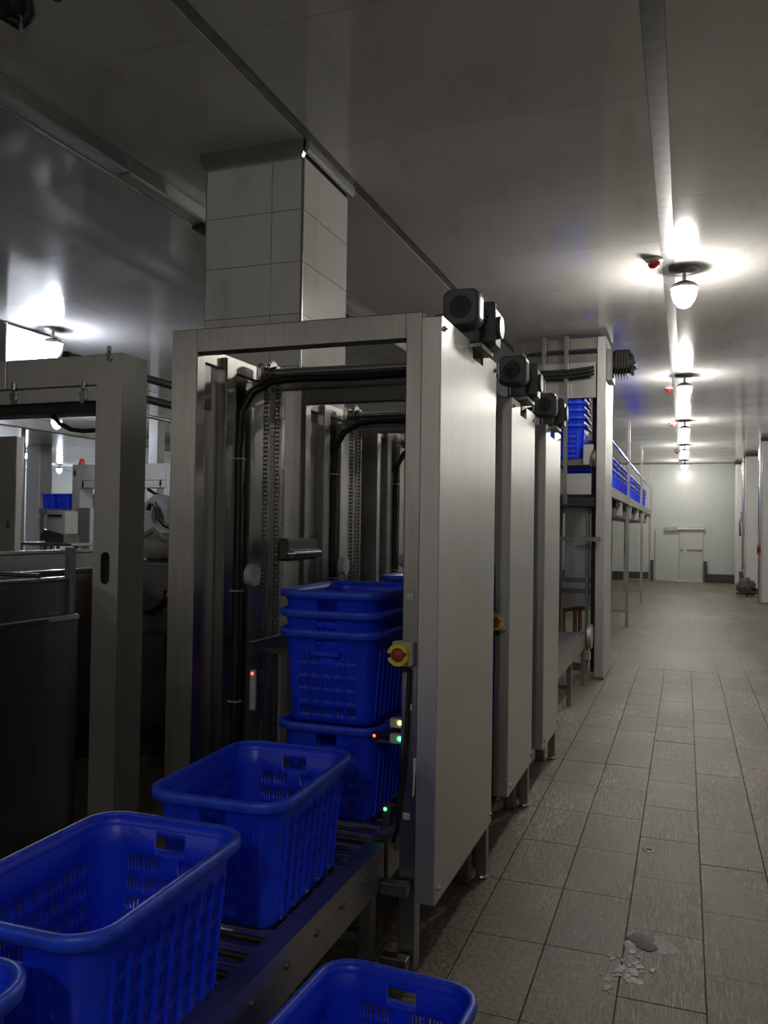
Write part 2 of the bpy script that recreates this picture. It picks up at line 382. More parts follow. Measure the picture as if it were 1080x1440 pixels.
MB().box(q[0]-0.025, q[0]+0.025, 20.85, 20.86, q[2]-0.06, q[2]+0.04).build('front_window', 'black_iron', cb)
# wall tap and hose on the far pillar
q = on(1, 1044, 726, 26.4); hs = thing('wall_hose', 'grey hose hanging from a tap by the white pillars', 'hose', (q[0], 26.4, 0.3))
MB().tube([(q[0]+0.02, 26.4, 2.2), (q[0]-0.07, 26.4, 1.9), (q[0]-0.06, 26.35, 1.55), (q[0]+0.06, 26.35, 1.5), (q[0]+0.05, 26.4, 1.8)], 0.028).build('hose_loop', 'dark_steel', hs)
MB().cyl((q[0]-0.05, 26.4, 2.2), (q[0]+0.14, 26.4, 2.2), 0.05).build('tap_body', 'dark_steel', hs)
MB().tube([(q[0]+0.08, 26.38, 1.5), (q[0]+0.05, 26.1, 0.9), (q[0]-0.08, 25.2, 0.32)], 0.03).build('hose_tail', 'grey_plastic', hs)

# heap of hose and cloth on the floor by the pillars
base = on(2, 1050, 838, 0); hp = thing('hose_heap', 'dark heap of hose and rags on the floor by the pillars', 'heap', base)
pts = []
for i in range(60):
    a = i*0.55; rr = 0.12+0.07*math.sin(i*0.37)
    pts.append((base[0]+math.cos(a)*rr*1.35, base[1]+math.sin(a)*rr*0.7, 0.05+0.24*(i/60)*(1-0.5*abs(math.sin(i*.8)))))
MB().tube(pts, 0.035, 8).build('hose_coil', 'rag_cloth', hp)
bm = bmesh.new(); bmesh.ops.create_icosphere(bm, subdivisions=3, radius=1)
mb = MB(); bm.verts.index_update()
V = [Vector((base[0]-0.02+v.co.x*0.20*(1+0.25*math.sin(7*v.co.y+3*v.co.x)), base[1]+v.co.y*0.2, max(0.0, 0.24+v.co.z*0.22*(1+0.2*math.sin(9*v.co.x))))) for v in bm.verts]
mb.add(V, [[v.index for v in f.verts] for f in bm.faces], True); bm.free(); mb.build('rag', 'rag_cloth', hp)
MB().cyl((base[0]-0.12, base[1]+0.05, 0.35), (base[0]-0.14, base[1]+0.08, 0.62), 0.05).build('nozzle', 'rag_cloth', hp)

# ------------------------------------------------------------------ tiled column
CX0, CX1, CY0, CY1 = -2.70, -2.06, 4.245, 4.90
co = MB().box(CX0+0.008, CX1-0.008, CY0+0.008, CY1-0.008, 0, ZC).build('column', 'grout', origin=((CX0+CX1)/2, (CY0+CY1)/2, 0))
tag(co, 'square building column clad in white tiles up to the ceiling', kind='structure')
rows = [ZC-0.09-0.30*i for i in range(0, 13)]
def tiles(u0, u1, splits, face):
    us = [u0]+splits+[u1]
    for i in range(12):
        z1, z0 = rows[i], max(0.0, rows[i+1])
        for a, b_ in zip(us, us[1:]):
            mbx = MB(); t = 0.008; jit = random.uniform(-0.0008, 0.0008)
            if face == 'front': mbx.box(a+.0015, b_-.0015, CY0+jit, CY0+t+0.002, z0+.0015, z1-.0015, 0.0012)
            if face == 'right': mbx.box(CX1-t-0.002, CX1+jit, a+.0015, b_-.0015, z0+.0015, z1-.0015, 0.0012)
            if face == 'left': mbx.box(CX0+jit, CX0+t+0.002, a+.0015, b_-.0015, z0+.0015, z1-.0015, 0.0012)
            mbx.build('tile', 'column_tile', co)
tiles(CX0, CX1-0.012, [CX0+0.44], 'front'); tiles(CY0+0.012, CY1, [], 'right'); tiles(CY0, CY1, [CY0+0.45], 'left')
MB().box(CX1-0.012, CX1+0.002, CY0-0.002, CY0+0.012, 0, ZC-0.09, 0.003).build('corner_trim', 'bright_steel', co)
MB().box(CX0-0.002, CX0+0.006, CY0-0.002, CY0+0.006, 0, ZC-0.09, 0.002).build('corner_trim', 'bright_steel', co)
cr = MB(); cr.prism([(CX0-0.03, ZC), (CX0-0.03, ZC-0.03), (CX0+0.0, ZC-0.10), (CX1-0.0, ZC-0.10), (CX1+0.03, ZC-0.03), (CX1+0.03, ZC)], 1, CY0-0.03, CY0+0.002)
cr.box(CX1-0.002, CX1+0.04, CY0-0.03, CY1+0.03, ZC-0.075, ZC, 0.012); cr.build('ceiling_angle_trim', 'duct_steel', co)

# ------------------------------------------------------------------ lamps
def bulb(name, x, y, glow, label, group, s=1.0):
    r = thing(name, label, 'lamp', (x, y, ZC), group)
    MB().lathe([(0, 0), (0.125*s, 0), (0.125*s, -0.012), (0.05*s, -0.03), (0, -0.03)], (x, y, ZC), 24).build('ceiling_plate', 'dark_steel', r)
    MB().cyl((x, y, ZC-0.025), (x, y, ZC-0.11), 0.018*s, 10).build('stem', 'dark_steel', r)
    MB().lathe([(0, -0.100), (0.04*s, -0.105), (0.10*s, -0.135), (0.118*s, -0.168), (0.112*s, -0.168), (0.0, -0.150)], (x, y, ZC), 18).build('cap', 'dark_steel', r)
    MB().lathe([(0.0, -0.154), (0.09*s, -0.165), (0.100*s, -0.19), (0.098*s, -0.22), (0.082*s, -0.27), (0.05*s, -0.315), (0, -0.335)], (x, y, ZC), 18).build('glass_globe' + ('_offscreen' if name.endswith('_offscreen') else ''), glow, r)
    return r
AG = 'ceiling lamps along the aisle'
NTH = ('nearest the end wall', 'second from the end wall', 'third from the end wall', 'fourth from the end wall', 'fifth from the end wall, beside the lift frames', 'farthest from the end wall')
for y_, nm in zip((27.2, 22.4, 17.5, 12.4, 7.35, -2.7), NTH):
    bulb('ceiling_lamp' if y_ > 0 else 'ceiling_lamp_offscreen', -0.02, y_, 'lamp_glow', 'bright white globe lamp over the aisle, ' + nm, AG)
HG = 'cool white lamps over the processing hall'
for (px, py), nm in zip(((75, 463), (80, 580), (34, 630), (30, 656)), ('just above the pale hood and gantry', 'beside the shiny steel duct', 'in front of the white column', 'low beyond the white column')):
    q = on(2, px, py, ZC); bulb('hall_lamp', q[0], q[1], 'hall_glow', 'cool white globe lamp on the hall ceiling, ' + nm, HG)
bulb('hall_lamp', -22.5, 25.5, 'hall_glow', 'cool white globe lamp on the hall ceiling, above the far blue crates', HG)
# lamps of the same rows outside the picture: one further along the hall, two behind the viewer that the front posts mirror
for x_, y_, glow, nm in ((-17.5, 11.5, 'hall_glow', 'by the far hall wall'), (-8.9, -8.5, 'lamp_glow', 'well behind the wash tank'), (-5.4, -10.6, 'lamp_glow', 'near the wall behind the viewer')):
    bulb('hall_lamp_offscreen', x_, y_, glow, 'white globe lamp on the hall ceiling, ' + nm, HG)
for (px, py), nm in zip(((920, 364), (941, 545), (947, 595), (952, 634)), ('fifth', 'fourth', 'third', 'second')):
    q = on(2, px, py, ZC); r = thing('alarm_light', 'small red dome alarm light beside the %s aisle lamp from the end wall' % nm, 'alarm', (q[0], q[1], ZC), 'red alarm domes along the aisle ceiling')
    MB().lathe([(0, 0), (0.07, 0), (0.07, -0.02), (0.05, -0.03), (0, -0.03)], (q[0], q[1], ZC), 18).build('base_plate', 'grey_plastic', r)
    MB().lathe([(0.05, -0.028), (0.05, -0.05), (0.035, -0.072), (0, -0.08)], (q[0], q[1], ZC), 16).build('dome', 'red_glass', r)

# ceiling duct on the left of the column, and the black cable clamps near it
dx = -3.19
du = thing('ceiling_duct', 'long square steel cable duct under the ceiling beside the tiled column', 'duct', (dx, 5, ZC))
MB().box(dx-0.06, dx+0.045, YF+0.1, 4.1, ZC-0.10, ZC, 0.012).build('duct_body', 'duct_steel', du)
MB().box(dx-0.06, dx+0.045, 4.104, 20, ZC-0.10, ZC, 0.012).build('duct_body', 'duct_steel', du)
MB().box(dx-0.085, dx-0.06, YF+0.1, 20, ZC-0.11, ZC-0.095, 0.004).build('duct_lip', 'bright_steel', du)
MB().box(dx-0.09, dx+0.02, 4.97, 5.12, ZC-0.125, ZC-0.095, 0.008).build('joint_clamp', 'black_iron', du)
q = on(2, 14, 0, ZC-0.12)
cl = thing('ceiling_clamp', 'black cable clamp hanging from the ceiling with a small steel bolt', 'clamp', (q[0], q[1], ZC))
MB().box(q[0]-0.16, q[0]+0.03, q[1]-0.02, q[1]+0.07, ZC-0.15, ZC, 0.02).build('clamp_body', 'black_iron', cl)
MB().tube([(q[0]-0.1, q[1]+0.05, ZC-0.12), (q[0]-0.02, q[1]+0.09, ZC-0.17), (q[0]+0.04, q[1]+0.07, ZC-0.14), (q[0]+0.05, q[1]+0.03, ZC-0.02)], 0.025).build('cable_loop', 'black_rubber', cl)
MB().cyl((q[0]+0.0, q[1]+0.06, ZC-0.21), (q[0]+0.0, q[1]+0.06, ZC-0.14), 0.009).build('bolt', 'bright_steel', cl)
q = on(2, 80, -6, ZC-0.06)
cl = thing('ceiling_bracket', 'small black bracket on the ceiling next to the cable clamp', 'bracket', (q[0], q[1], ZC))
MB().box(q[0]-0.05, q[0]+0.05, q[1]-0.03, q[1]+0.03, ZC-0.06, ZC, 0.015).build('bracket_body', 'black_iron', cl)
MB().cyl((q[0], q[1], ZC-0.075), (q[0], q[1], ZC-0.055), 0.02).build('bolt_head', 'black_iron', cl)

# ------------------------------------------------------------------ plastic crate
H = 0.38
def crate_dims(z):
    t = z/H; e = 0.006 if z > 0.349 else 0.0
    return 0.180+0.030*t+e, 0.262+0.040*t+e, 0.05+0.03*t
def perim(z, cols_s, cols_l, seg=6, off=0.0):
    hw, hl, r = crate_dims(z); hw += off; hl += off; r += off; P = []
    def flat(a, b, us): P.extend([a+(b-a)*u for u in us])
    def corner(cx, cy, a0): P.extend([Vector((cx+math.cos(a0+k*math.pi/2/seg)*r, cy+math.sin(a0+k*math.pi/2/seg)*r)) for k in range(1, seg)])
    iw, il = hw-r, hl-r
    flat(Vector((-iw, -hl)), Vector((iw, -hl)), cols_s); corner(iw, -il, -math.pi/2)
    flat(Vector((hw, -il)), Vector((hw, il)), cols_l); corner(iw, il, 0)
    flat(Vector((iw, hl)), Vector((-iw, hl)), cols_s); corner(-iw, il, math.pi/2)
    flat(Vector((-hw, il)), Vector((-hw, -il)), cols_l); corner(-iw, -il, math.pi)
    return P
def columns(groups, slots, fill=0.74):
    us, hole = [0.0], []
    for gI in range(groups):
        c = (gI+0.5)/groups; wd = fill/groups; p = wd/(2*slots-1)
        for s_ in range(slots):
            a = c-wd/2+2*s_*p; hole += [(len(us)-1+1, gI)]; us += [a, a+p]
    us.append(1.0); return us, dict(hole)
US, HS = columns(5, 4); UL, HL_ = columns(8, 4)
ZR = [0.0, 0.03]
ROWS = {}
for k in range(5):
    z0 = 0.034+k*0.054; ROWS[len(ZR)] = k; ZR += [z0, z0+0.034]
ROWS = {i: k for i, k in ((2+2*k, k) for k in range(5))}
ZR = [0.0, 0.02]
for k in range(5): ZR += [0.034+k*0.054, 0.034+k*0.054+0.034]
ZR += [0.300, 0.338, 0.35, 0.352, H]
def crate_body():
    bm = bmesh.new(); seg = 6; grid = []
    for z in ZR: grid.append([bm.verts.new((p.x, p.y, z)) for p in perim(z, US, UL, seg)])
    n = len(grid[0]); ns, nl = len(US), len(UL)
    starts = [0, ns+seg-1, ns+seg-1+nl+seg-1, 2*ns+nl+3*(seg-1)]
    def ishole(i, j):
        for sd, st in enumerate(starts):
            m = ns if sd % 2 == 0 else nl
            if st <= i < st+m-1:
                c = i-st; hm = HS if sd % 2 == 0 else HL_
                if sd % 2 == 0 and ZR[j] == 0.300 and 0.315 <= US[c] and US[c+1] <= 0.685: return True      # hand hole
                if c in hm and j in ROWS:
                    if sd % 2 == 0 and ROWS[j] == 4 and hm[c] in (2,): return False
                    return True
        return False
    faces = []
    for j in range(len(ZR)-1):
        for i in range(n):
            if not ishole(i, j):
                f = bm.faces.new((grid[j][i], grid[j][(i+1) % n], grid[j+1][(i+1) % n], grid[j+1][i])); f.smooth = True; faces.append(f)
    faces.append(bm.faces.new(list(reversed(grid[0]))))
    bmesh.ops.recalc_face_normals(bm, faces=bm.faces)
    bmesh.ops.solidify(bm, geom=bm.faces[:], thickness=0.0028)
    # outside ribs between slot groups on the long sides, feet below
    def addbox(mat, size):
        r = bmesh.ops.create_cube(bm, size=1); bmesh.ops.scale(bm, vec=size, verts=r['verts']); bmesh.ops.transform(bm, matrix=mat, verts=r['verts'])
    for sgn in (-1, 1):
        for gI in range(9):
            u = gI/8; vs = []
            for z in (0.015, 0.30):
                hw, hl, r = crate_dims(z); y = -(hl-r)+2*(hl-r)*u
                vs.append(Vector((sgn*(hw+0.0035), y, z)))
            dvec = vs[1]-vs[0]; zx = dvec.normalized(); yx = Vector((0, 1, 0)); yx = (yx-zx*yx.dot(zx)).normalized(); xx = yx.cross(zx)
            Mx = Matrix((xx, yx, zx)).transposed().to_4x4(); Mx.translation = (vs[0]+vs[1])/2
            addbox(Mx, (0.008, 0.005, dvec.length))
        for gI in range(4):
            u = (gI+1)/5; vs = []
            for z in (0.015, 0.25 if gI in (1, 2) else 0.30):
                hw, hl, r = crate_dims(z); x = -(hw-r)+2*(hw-r)*u
                vs.append(Vector((x, sgn*(hl+0.0035), z)))
            dvec = vs[1]-vs[0]; zx = dvec.normalized(); xx = Vector((1, 0, 0)); xx = (xx-zx*xx.dot(zx)).normalized(); yx = zx.cross(xx)
            Mx = Matrix((xx, yx, zx)).transposed().to_4x4(); Mx.translation = (vs[0]+vs[1])/2
            addbox(Mx, (0.005, 0.008, dvec.length))
    me = bpy.data.meshes.new('crate_body'); bm.to_mesh(me); bm.free(); me.materials.append(MATS['blue_plastic']); return me
def ring_mesh(name, prof, seg=7):
    V, Fs = [], []; us = [0, 1]; m = None
    for off, z in prof:
        P = perim(min(z, H), us, us, seg, off); m = len(P); V += [(p.x, p.y, z) for p in P]
    k = len(prof)
    for a in range(k):
        for i in range(m): Fs.append((a*m+i, a*m+(i+1) % m, ((a+1) % k)*m+(i+1) % m, ((a+1) % k)*m+i))
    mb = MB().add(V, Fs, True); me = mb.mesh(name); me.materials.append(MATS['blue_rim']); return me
ME_BODY = crate_body()
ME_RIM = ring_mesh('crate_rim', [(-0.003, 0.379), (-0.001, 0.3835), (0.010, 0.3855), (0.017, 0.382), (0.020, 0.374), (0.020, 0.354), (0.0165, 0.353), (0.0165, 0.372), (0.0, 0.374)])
ME_GRIP = []
for sg in (-1, 1):
    gm = MB(); hw, hl, r = crate_dims(0.29)
    gm.obox((0, sg*(hl+0.0125), 0.288), Matrix.Identity(3), (0.13, 0.020, 0.022), 0.003)
    me = gm.mesh('hand_grip'); me.materials.append(MATS['blue_plastic']); ME_GRIP.append(me)
def crate(x, y, z, label, group=None, rz=0.0, rx=0.0):
    o = thing('plastic_crate', label, 'crate', (x, y, z), group); o.rotation_euler = (rx, 0, rz)
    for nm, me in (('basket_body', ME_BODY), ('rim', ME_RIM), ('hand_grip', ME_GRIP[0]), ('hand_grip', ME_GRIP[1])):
        c = bpy.data.objects.new(nm, me); COL.objects.link(c); c.parent = o
    return o

# ------------------------------------------------------------------ roller conveyor feeding the destackers
ZT = 0.47                         # roller top
XC = -1.325                       # lane centre
XRI, XRO = -1.115, -1.045         # right rail inner and outer faces
XLI, XLO = -1.535, -1.605
rm = MB().cyl((XLI, 0, 0), (XRI, 0, 0), 0.025, 16).cyl((XLI-0.02, 0, 0), (XRI+0.02, 0, 0), 0.008, 8).mesh('roller'); rm.materials.append(MATS['roller_steel'])
BOLT = MB().cyl((-0.004, 0, 0), (0.004, 0, 0), 0.011, 6).mesh('axle_bolt'); BOLT.materials.append(MATS['dark_steel'])
def channel(mb, xo, xi, y0, y1, z0, z1, t=0.005):
    s = 1 if xo > xi else -1
    mb.box(xo-s*t, xo, y0, y1, z0, z1); mb.box(xi, xo-s*t, y0, y1, z1-t, z1); mb.box(xi, xo-s*t, y0, y1, z0, z0+t); return mb
def conveyor(y0, y1, label, legs, pitch=0.1, zt=ZT):
    r = thing('roller_conveyor', label, 'conveyor', (XC, (y0+y1)/2, 0))
    for xo, xi in ((XRO, XRI), (XLO, XLI)):
        rail = channel(MB(), xo, xi, y0, y1, zt-0.155, zt).build('side_rail', 'rail_steel', r)
        s = 1 if xo > xi else -1
        yy = y0+0.08
        while yy < y1-0.03:
            inst('axle_bolt', BOLT, (xo+s*0.0025, yy, zt-0.06), rail); yy += pitch*2
    n = int((y1-y0-0.06)/pitch)
    for i in range(n+1): inst('roller', rm, (0, y0+0.05+i*pitch, zt-0.03), r)
    for yy in legs:
        for xo in (XRO-0.005, XLO+0.005):
            s = -1 if xo > XC else 1
            lg = MB().box(xo, xo+s*0.05, yy-0.025, yy+0.025, 0.02, zt-0.15, 0.003).build('leg', 'frame_steel', r)
            MB().lathe([(0, 0.02), (0.012, 0.02), (0.03, 0.008), (0.03, 0), (0, 0)], (xo+s*0.025, yy, 0), 12).build('foot_pad', 'dark_steel', lg)
        MB().box(XLO+0.055, XRO-0.055, yy-0.02, yy+0.02, 0.14, 0.18, 0.003).build('cross_bar', 'frame_steel', r)
    return r
conveyor(0.25, 2.93, 'steel roller conveyor carrying blue crates into the first lift frame', (0.6, 1.75, 2.84))
conveyor(2.98, 6.55, 'steel roller conveyor running inside the row of lift frames', (3.9, 5.0, 6.4))
# tie bars between feed conveyor and the first machine
tb = MB(); tb.box(XRO-0.002, -0.995, 2.875, 2.925, 0.305, 0.345, 0.004); tb.box(XRO-0.002, -0.995, 2.875, 2.925, 0.03, 0.08, 0.004)
tie = thing('tie_frame', 'short steel tie bars between the feed conveyor and first lift frame', 'bracket', (-1.02, 2.90, 0))
MB().box(XRO+0.001, -0.94, 2.885, 2.935, 0.30, 0.345, 0.004).build('upper_tie_bar', 'frame_steel', tie)
MB().box(XRO+0.001, -0.94, 2.885, 2.935, 0.03, 0.075, 0.004).build('lower_tie_bar', 'frame_steel', tie)

FG = None
crate(XC+0.008, 2.445, ZT-0.005, 'blue slotted crate standing alone just before the first lift frame', rz=0.035)
crate(XC+0.035, 1.625, ZT-0.005, 'blue slotted crate on the conveyor, light shining through its side slots', rz=0.02)
crate(XC+0.03, 0.885, ZT-0.005, 'blue crate at the start of the conveyor, only its rim corner showing', rz=0.03)
crate(-0.757, 1.955, 0.0, 'empty blue crate on the floor beside the conveyor', rz=-0.05)
# crates inside the machines
crate(XC-0.04, 3.39, ZT-0.005, 'blue crate on the rollers inside the first lift frame, under the raised stack', rz=0.02)
S1 = 'crates of the raised stack in the first lift frame'
for k, nm in enumerate(('lowest', 'middle', 'topmost')):
    crate(XC-0.045, 3.40, 0.842+0.08*k, 'blue crate nested in the raised stack in the first lift frame, %s of three' % nm, S1)
for mi, (yc, nm) in enumerate(((4.55, 'second'), (5.6, 'third'))):
    crate(XC, yc, ZT-0.005, 'blue crate on the rollers inside the %s lift frame, under a raised stack' % nm)
    for k, nn in enumerate(('lowest', 'middle', 'topmost')):
        crate(XC-0.02, yc, 0.842+0.08*k, 'blue crate nested in the raised stack in the %s lift frame, %s of three' % (nm, nn), 'crates of the raised stack in the %s lift frame' % nm)

# ------------------------------------------------------------------ destacking lift frames
def chain_run(mb, x, y, z0, z1, p=0.021):
    n = int((z1-z0)/p)
    for i in range(n):
        z = z0+(i+0.5)*p; o = 0.0115 if i % 2 else 0.0085
        for s in (-1, 1): mb.box(x+s*o-0.0012, x+s*o+0.0012, y-0.008, y+0.008, z-p*0.68, z+p*0.68)
        mb.cyl((x-0.010, y, z+p/2), (x+0.010, y, z+p/2), 0.0055, 6)
    return mb
def motor(root, x, y, z, s=1.0, name='drive_motor'):
    """squirrel cage gear motor, fan cover towards -Y"""
    h = 0.080*s; ch = 0.036*s
    octo = lambda hh, c: [(x+cx_*(hh-c)+c*math.cos(a_), z+cz_*(hh-c)+c*math.sin(a_)) for cx_, cz_, a0 in ((-1, -1, math.pi), (1, -1, 1.5*math.pi), (1, 1, 0), (-1, 1, 0.5*math.pi)) for a_ in [a0+k*math.pi/8 for k in range(5)]]
    body = MB().cyl((x, y+0.07*s, z), (x, y+0.20*s, z), 0.066*s, 20)
    for k in range(24):                     # cooling fins
        a = 2*math.pi*k/24; M = Matrix.Rotation(a, 3, 'Y')
        body.obox(Vector((x, y+0.135*s, z)) + M @ Vector((0.069*s, 0, 0)), M, (0.016*s, 0.125*s, 0.004*s))
    mo = body.build(name, 'motor_paint', root, label='dark grey gear motor with round fan grille')
    fc = MB(); rings = []
    prof = [(h*0.86, ch*0.9, 0.0), (h*0.97, ch, 0.010*s), (h, ch, 0.028*s), (h, ch, 0.085*s)]
    V = []
    for hh, c, dy in prof: V += [(u, y+dy, v) for u, v in octo(hh, c)]
    fs = [tuple(range(20))]
    for i in range(len(prof)-1): fs += [(i*20+k, i*20+(k+1) % 20, (i+1)*20+(k+1) % 20, (i+1)*20+k) for k in range(20)]
    fc.add(V, fs)
    fco = fc.build('fan_cover', 'motor_paint', mo)
    gr = MB(); My = Matrix.Rotation(math.pi/2, 3, 'X')
    for rr in (0.014, 0.024, 0.034, 0.044):
        gr.lathe([((rr-0.003)*s, 0.0005), ((rr-0.002)*s, 0.004), ((rr+0.002)*s, 0.004), ((rr+0.003)*s, 0.0005)], (x, y+0.0005, z), 24, My)
    for k in range(6):
        a = math.pi*k/6; M = Matrix.Rotation(a, 3, 'Y'); gr.obox((x, y-0.001, z), M, (0.09*s, 0.004, 0.003*s))
    gr.build('fan_grille', 'black_iron', mo)
    fl_ = MB(); fl_.box(x-0.02*s, x+0.105*s, y+0.20*s, y+0.225*s, z-0.115*s, z+0.07*s, 0.012*s)
    fl_.build('gear_flange', 'motor_paint', mo)
    gb = MB().box(x-0.085*s, x+0.10*s, y+0.225*s, y+0.36*s, z-0.13*s, z+0.06*s, 0.018*s); gb.cyl((x+0.10*s, y+0.29*s, z-0.03*s), (x+0.118*s, y+0.29*s, z-0.03*s), 0.05*s, 18)
    gb.build('gearbox', 'motor_paint', mo)
    tbx = MB().box(x-0.03*s, x+0.045*s, y+0.085*s, y+0.195*s, z-0.135*s, z-0.06*s, 0.008*s); tbx.build('terminal_box', 'motor_paint', mo)
    ft = MB().box(x-0.09*s, x+0.07*s, y+0.10*s, y+0.33*s, z-0.155*s, z-0.13*s, 0.004); ft.build('mounting_plate', 'dark_steel', mo)
    return mo
def estop(root, x, y, z, ry=0.0):
    b_ = MB().box(x-0.038, x+0.038, y-0.055, y, z-0.045, z+0.045, 0.006).build('emergency_stop', 'grey_plastic', root, label='grey box with yellow collar and red stop button')
    My = Matrix.Rotation(math.pi/2, 3, 'X')
    c = MB()
    for k in range(40):
        a0, a1 = 2*math.pi*k/40, 2*math.pi*(k+1)/40
        gap = (k % 20) in (0, 1, 19)
        ri, ro = 0.0255, (0.033 if gap else 0.041); dz = 0.010 if gap else 0.030
        pts = [(math.cos(a)*r_, math.sin(a)*r_) for r_, a in ((ri, a0), (ro, a0), (ro, a1), (ri, a1))]
        c.prism([(x-0.004+u, z+v) for u, v in pts], 1, y-0.055-dz, y-0.053)
    c.build('collar', 'yellow_plastic', b_)
    MB().lathe([(0.012, 0.0), (0.012, 0.018), (0.022, 0.02), (0.024, 0.028), (0.022, 0.036), (0.012, 0.041), (0, 0.042)], (x-0.004, y-0.055, z), 20, My).build('push_button', 'red_plastic', b_)
    MB().cyl((x+0.002, y-0.027, z-0.07), (x+0.002, y-0.027, z-0.045), 0.012, 10).build('cable_gland', 'black_rubber', b_)
    return b_
XPL0, XPL1, XPR0, XPR1, XK0, XK1 = -2.03, -1.905, -0.993, -0.928, -0.925, -0.85
ZF = 2.46
def lift_frame(i, yf, c0, c1, yc, zb, ZF, zt, label):
    r = thing('crate_lift_frame', label, 'lift frame', (-1.47, yf, 0), 'row of crate lift frames')
    y2 = yf+0.065
    for x0, x1 in ((XPL0, XPL1), (XPR0, XPR1)):
        MB().box(x0, x1, yf, y2, 0.0, ZF, 0.004).build('front_post', 'frame_steel', r)
    MB().box(XPL1, XPR0, yf, y2, ZF-0.10, ZF, 0.004).build('front_beam', 'frame_steel', r)
    yb = c1-0.05
    for x0, x1 in ((XPL0, XPL0+0.06), (XPR0-0.0, XPR1)):
        MB().box(x0, x1, yb-0.06, yb, 0.0, ZF-0.03, 0.004).build('rear_post', 'frame_steel', r)
    MB().box(XPL0+0.06, XPR0, yb-0.06, yb, ZF-0.12, ZF-0.04, 0.004).build('rear_beam', 'frame_steel', r)
    MB().box(XPL0+0.005, XPL0+0.045, y2, yb-0.06, ZF-0.10, ZF-0.03, 0.003).build('side_beam', 'frame_steel', r)
    MB().box(XPR0+0.01, XPR1-0.01, y2, yb-0.06, ZF-0.10, ZF-0.03, 0.003).build('side_beam', 'frame_steel', r)
    # outer side casing: front sheet, notched side sheet, back edge, bolts
    n0, n1 = yc-0.17, yc+0.02
    MB().box(XK0, XK1, c0, c0+0.012, zb+0.004, zt-0.004, 0.002).build('casing_front', 'satin_cover', r)
    MB().prism([(c0+0.012, zb), (c1, zb), (c1, zt), (n1, zt), (n1, zt-0.065), (n0, zt-0.065), (n0, zt), (c0+0.012, zt)], 0, XK1-0.012, XK1).build('casing_side', 'side_sheet', r)
    MB().box(XK0, XK1-0.012, c0+0.03, c0+0.05, zb+0.1, ZF-0.1).build('casing_stiffener', 'dark_steel', r)
    for yy, zz in ((c0+0.05, zt-0.04), (c1-0.035, zt-0.04), (c0+0.05, zb+0.05), (c1-0.035, zb+0.05)):
        MB().cyl((XK1, yy, zz), (XK1+0.006, yy, zz), 0.011, 6).cyl((XK1+0.006, yy, zz), (XK1+0.012, yy, zz), 0.005, 8).build('casing_bolt', 'bright_steel', r)
    lg = MB().box(-0.915, -0.865, c1-0.03, c1+0.02, 0.02, zb+0.06, 0.003).build('rear_leg', 'frame_steel', r)
    MB().lathe([(0, 0.03), (0.012, 0.03), (0.03, 0.010), (0.03, 0), (0, 0)], (-0.89, c1-0.005, 0), 12).build('foot_pad', 'bright_steel', lg)
    # left side: inner sheets, angle uprights, chain guide
    MB().box(XPL0+0.01, XPL0+0.022, y2+0.01, yb-0.07, 0.30, ZF-0.16).build('inner_sheet', 'side_sheet', r)
    MB().box(XPL0+0.022, XPL0+0.032, y2+0.03, y2+0.20, ZF-0.30, ZF-0.10).build('top_gusset', 'dark_steel', r)
    MB().box(XPL0+0.022, XPL0+0.032, yc-0.16, yc+0.16, ZF-0.32, ZF-0.10).build('top_gusset', 'dark_steel', r)
    up = MB(); up.box(XPL1-0.06, XPL1-0.055, yc-0.30, yc-0.22, 0.0, ZF-0.05); up.box(XPL1-0.10, XPL1-0.06, yc-0.305, yc-0.30, 0.0, ZF-0.05)
    up.build('angle_upright', 'frame_steel', r)
    gd = MB(); gd.box(XPL1-0.055, XPL1-0.05, yc-0.13, yc+0.15, 0.05, ZF-0.14); gd.box(XPL1-0.05, XPL1-0.02, yc-0.135, yc-0.13, 0.05, ZF-0.14); gd.box(XPL1-0.05, XPL1-0.005, yc+0.15, yc+0.156, 0.05, ZF-0.14)
    gd.build('chain_guide', 'side_sheet', r)
    # drive: shaft across, sprockets, chains, black cable
    zs = ZF-0.075
    MB().cyl((XPL1-0.05, yc, zs), (XPR0+0.05, yc, zs), 0.024, 16).build('drive_shaft', 'bright_steel', r)
    for xs in (XPL1+0.02, XPR0-0.05):
        sp = MB(); sp.cyl((xs-0.006, yc, zs), (xs+0.006, yc, zs), 0.055, 22)
        for k in range(16):
            M = Matrix.Rotation(2*math.pi*k/16, 3, 'X'); sp.obox(Vector((xs, yc, zs)) + M @ Vector((0, 0, 0.058)), M, (0.007, 0.010, 0.012))
        sp.cyl((xs-0.03, yc, zs), (xs+0.03, yc, zs), 0.034, 14); sp.build('sprocket', 'dark_steel', r)
        ch = MB()
        for dy in (-0.06, 0.06): chain_run(ch, xs, yc+dy, 0.30, zs)
        ch.build('lift_chain', 'chain_steel', r)['kind'] = 'stuff'
    for xb in (XPL1-0.03, XPR0-0.01):
        MB().box(xb-0.02, xb+0.02, yc-0.05, yc+0.05, zs-0.045, zs+0.045, 0.01).build('bearing_block', 'bright_steel', r)
    ch = MB(); chain_run(ch, -0.90, c1-0.03, 0.35, ZF-0.1); ch.build('side_chain', 'chain_steel', r)['kind'] = 'stuff'
    xa = XPL1-0.015; ya = yc-0.265
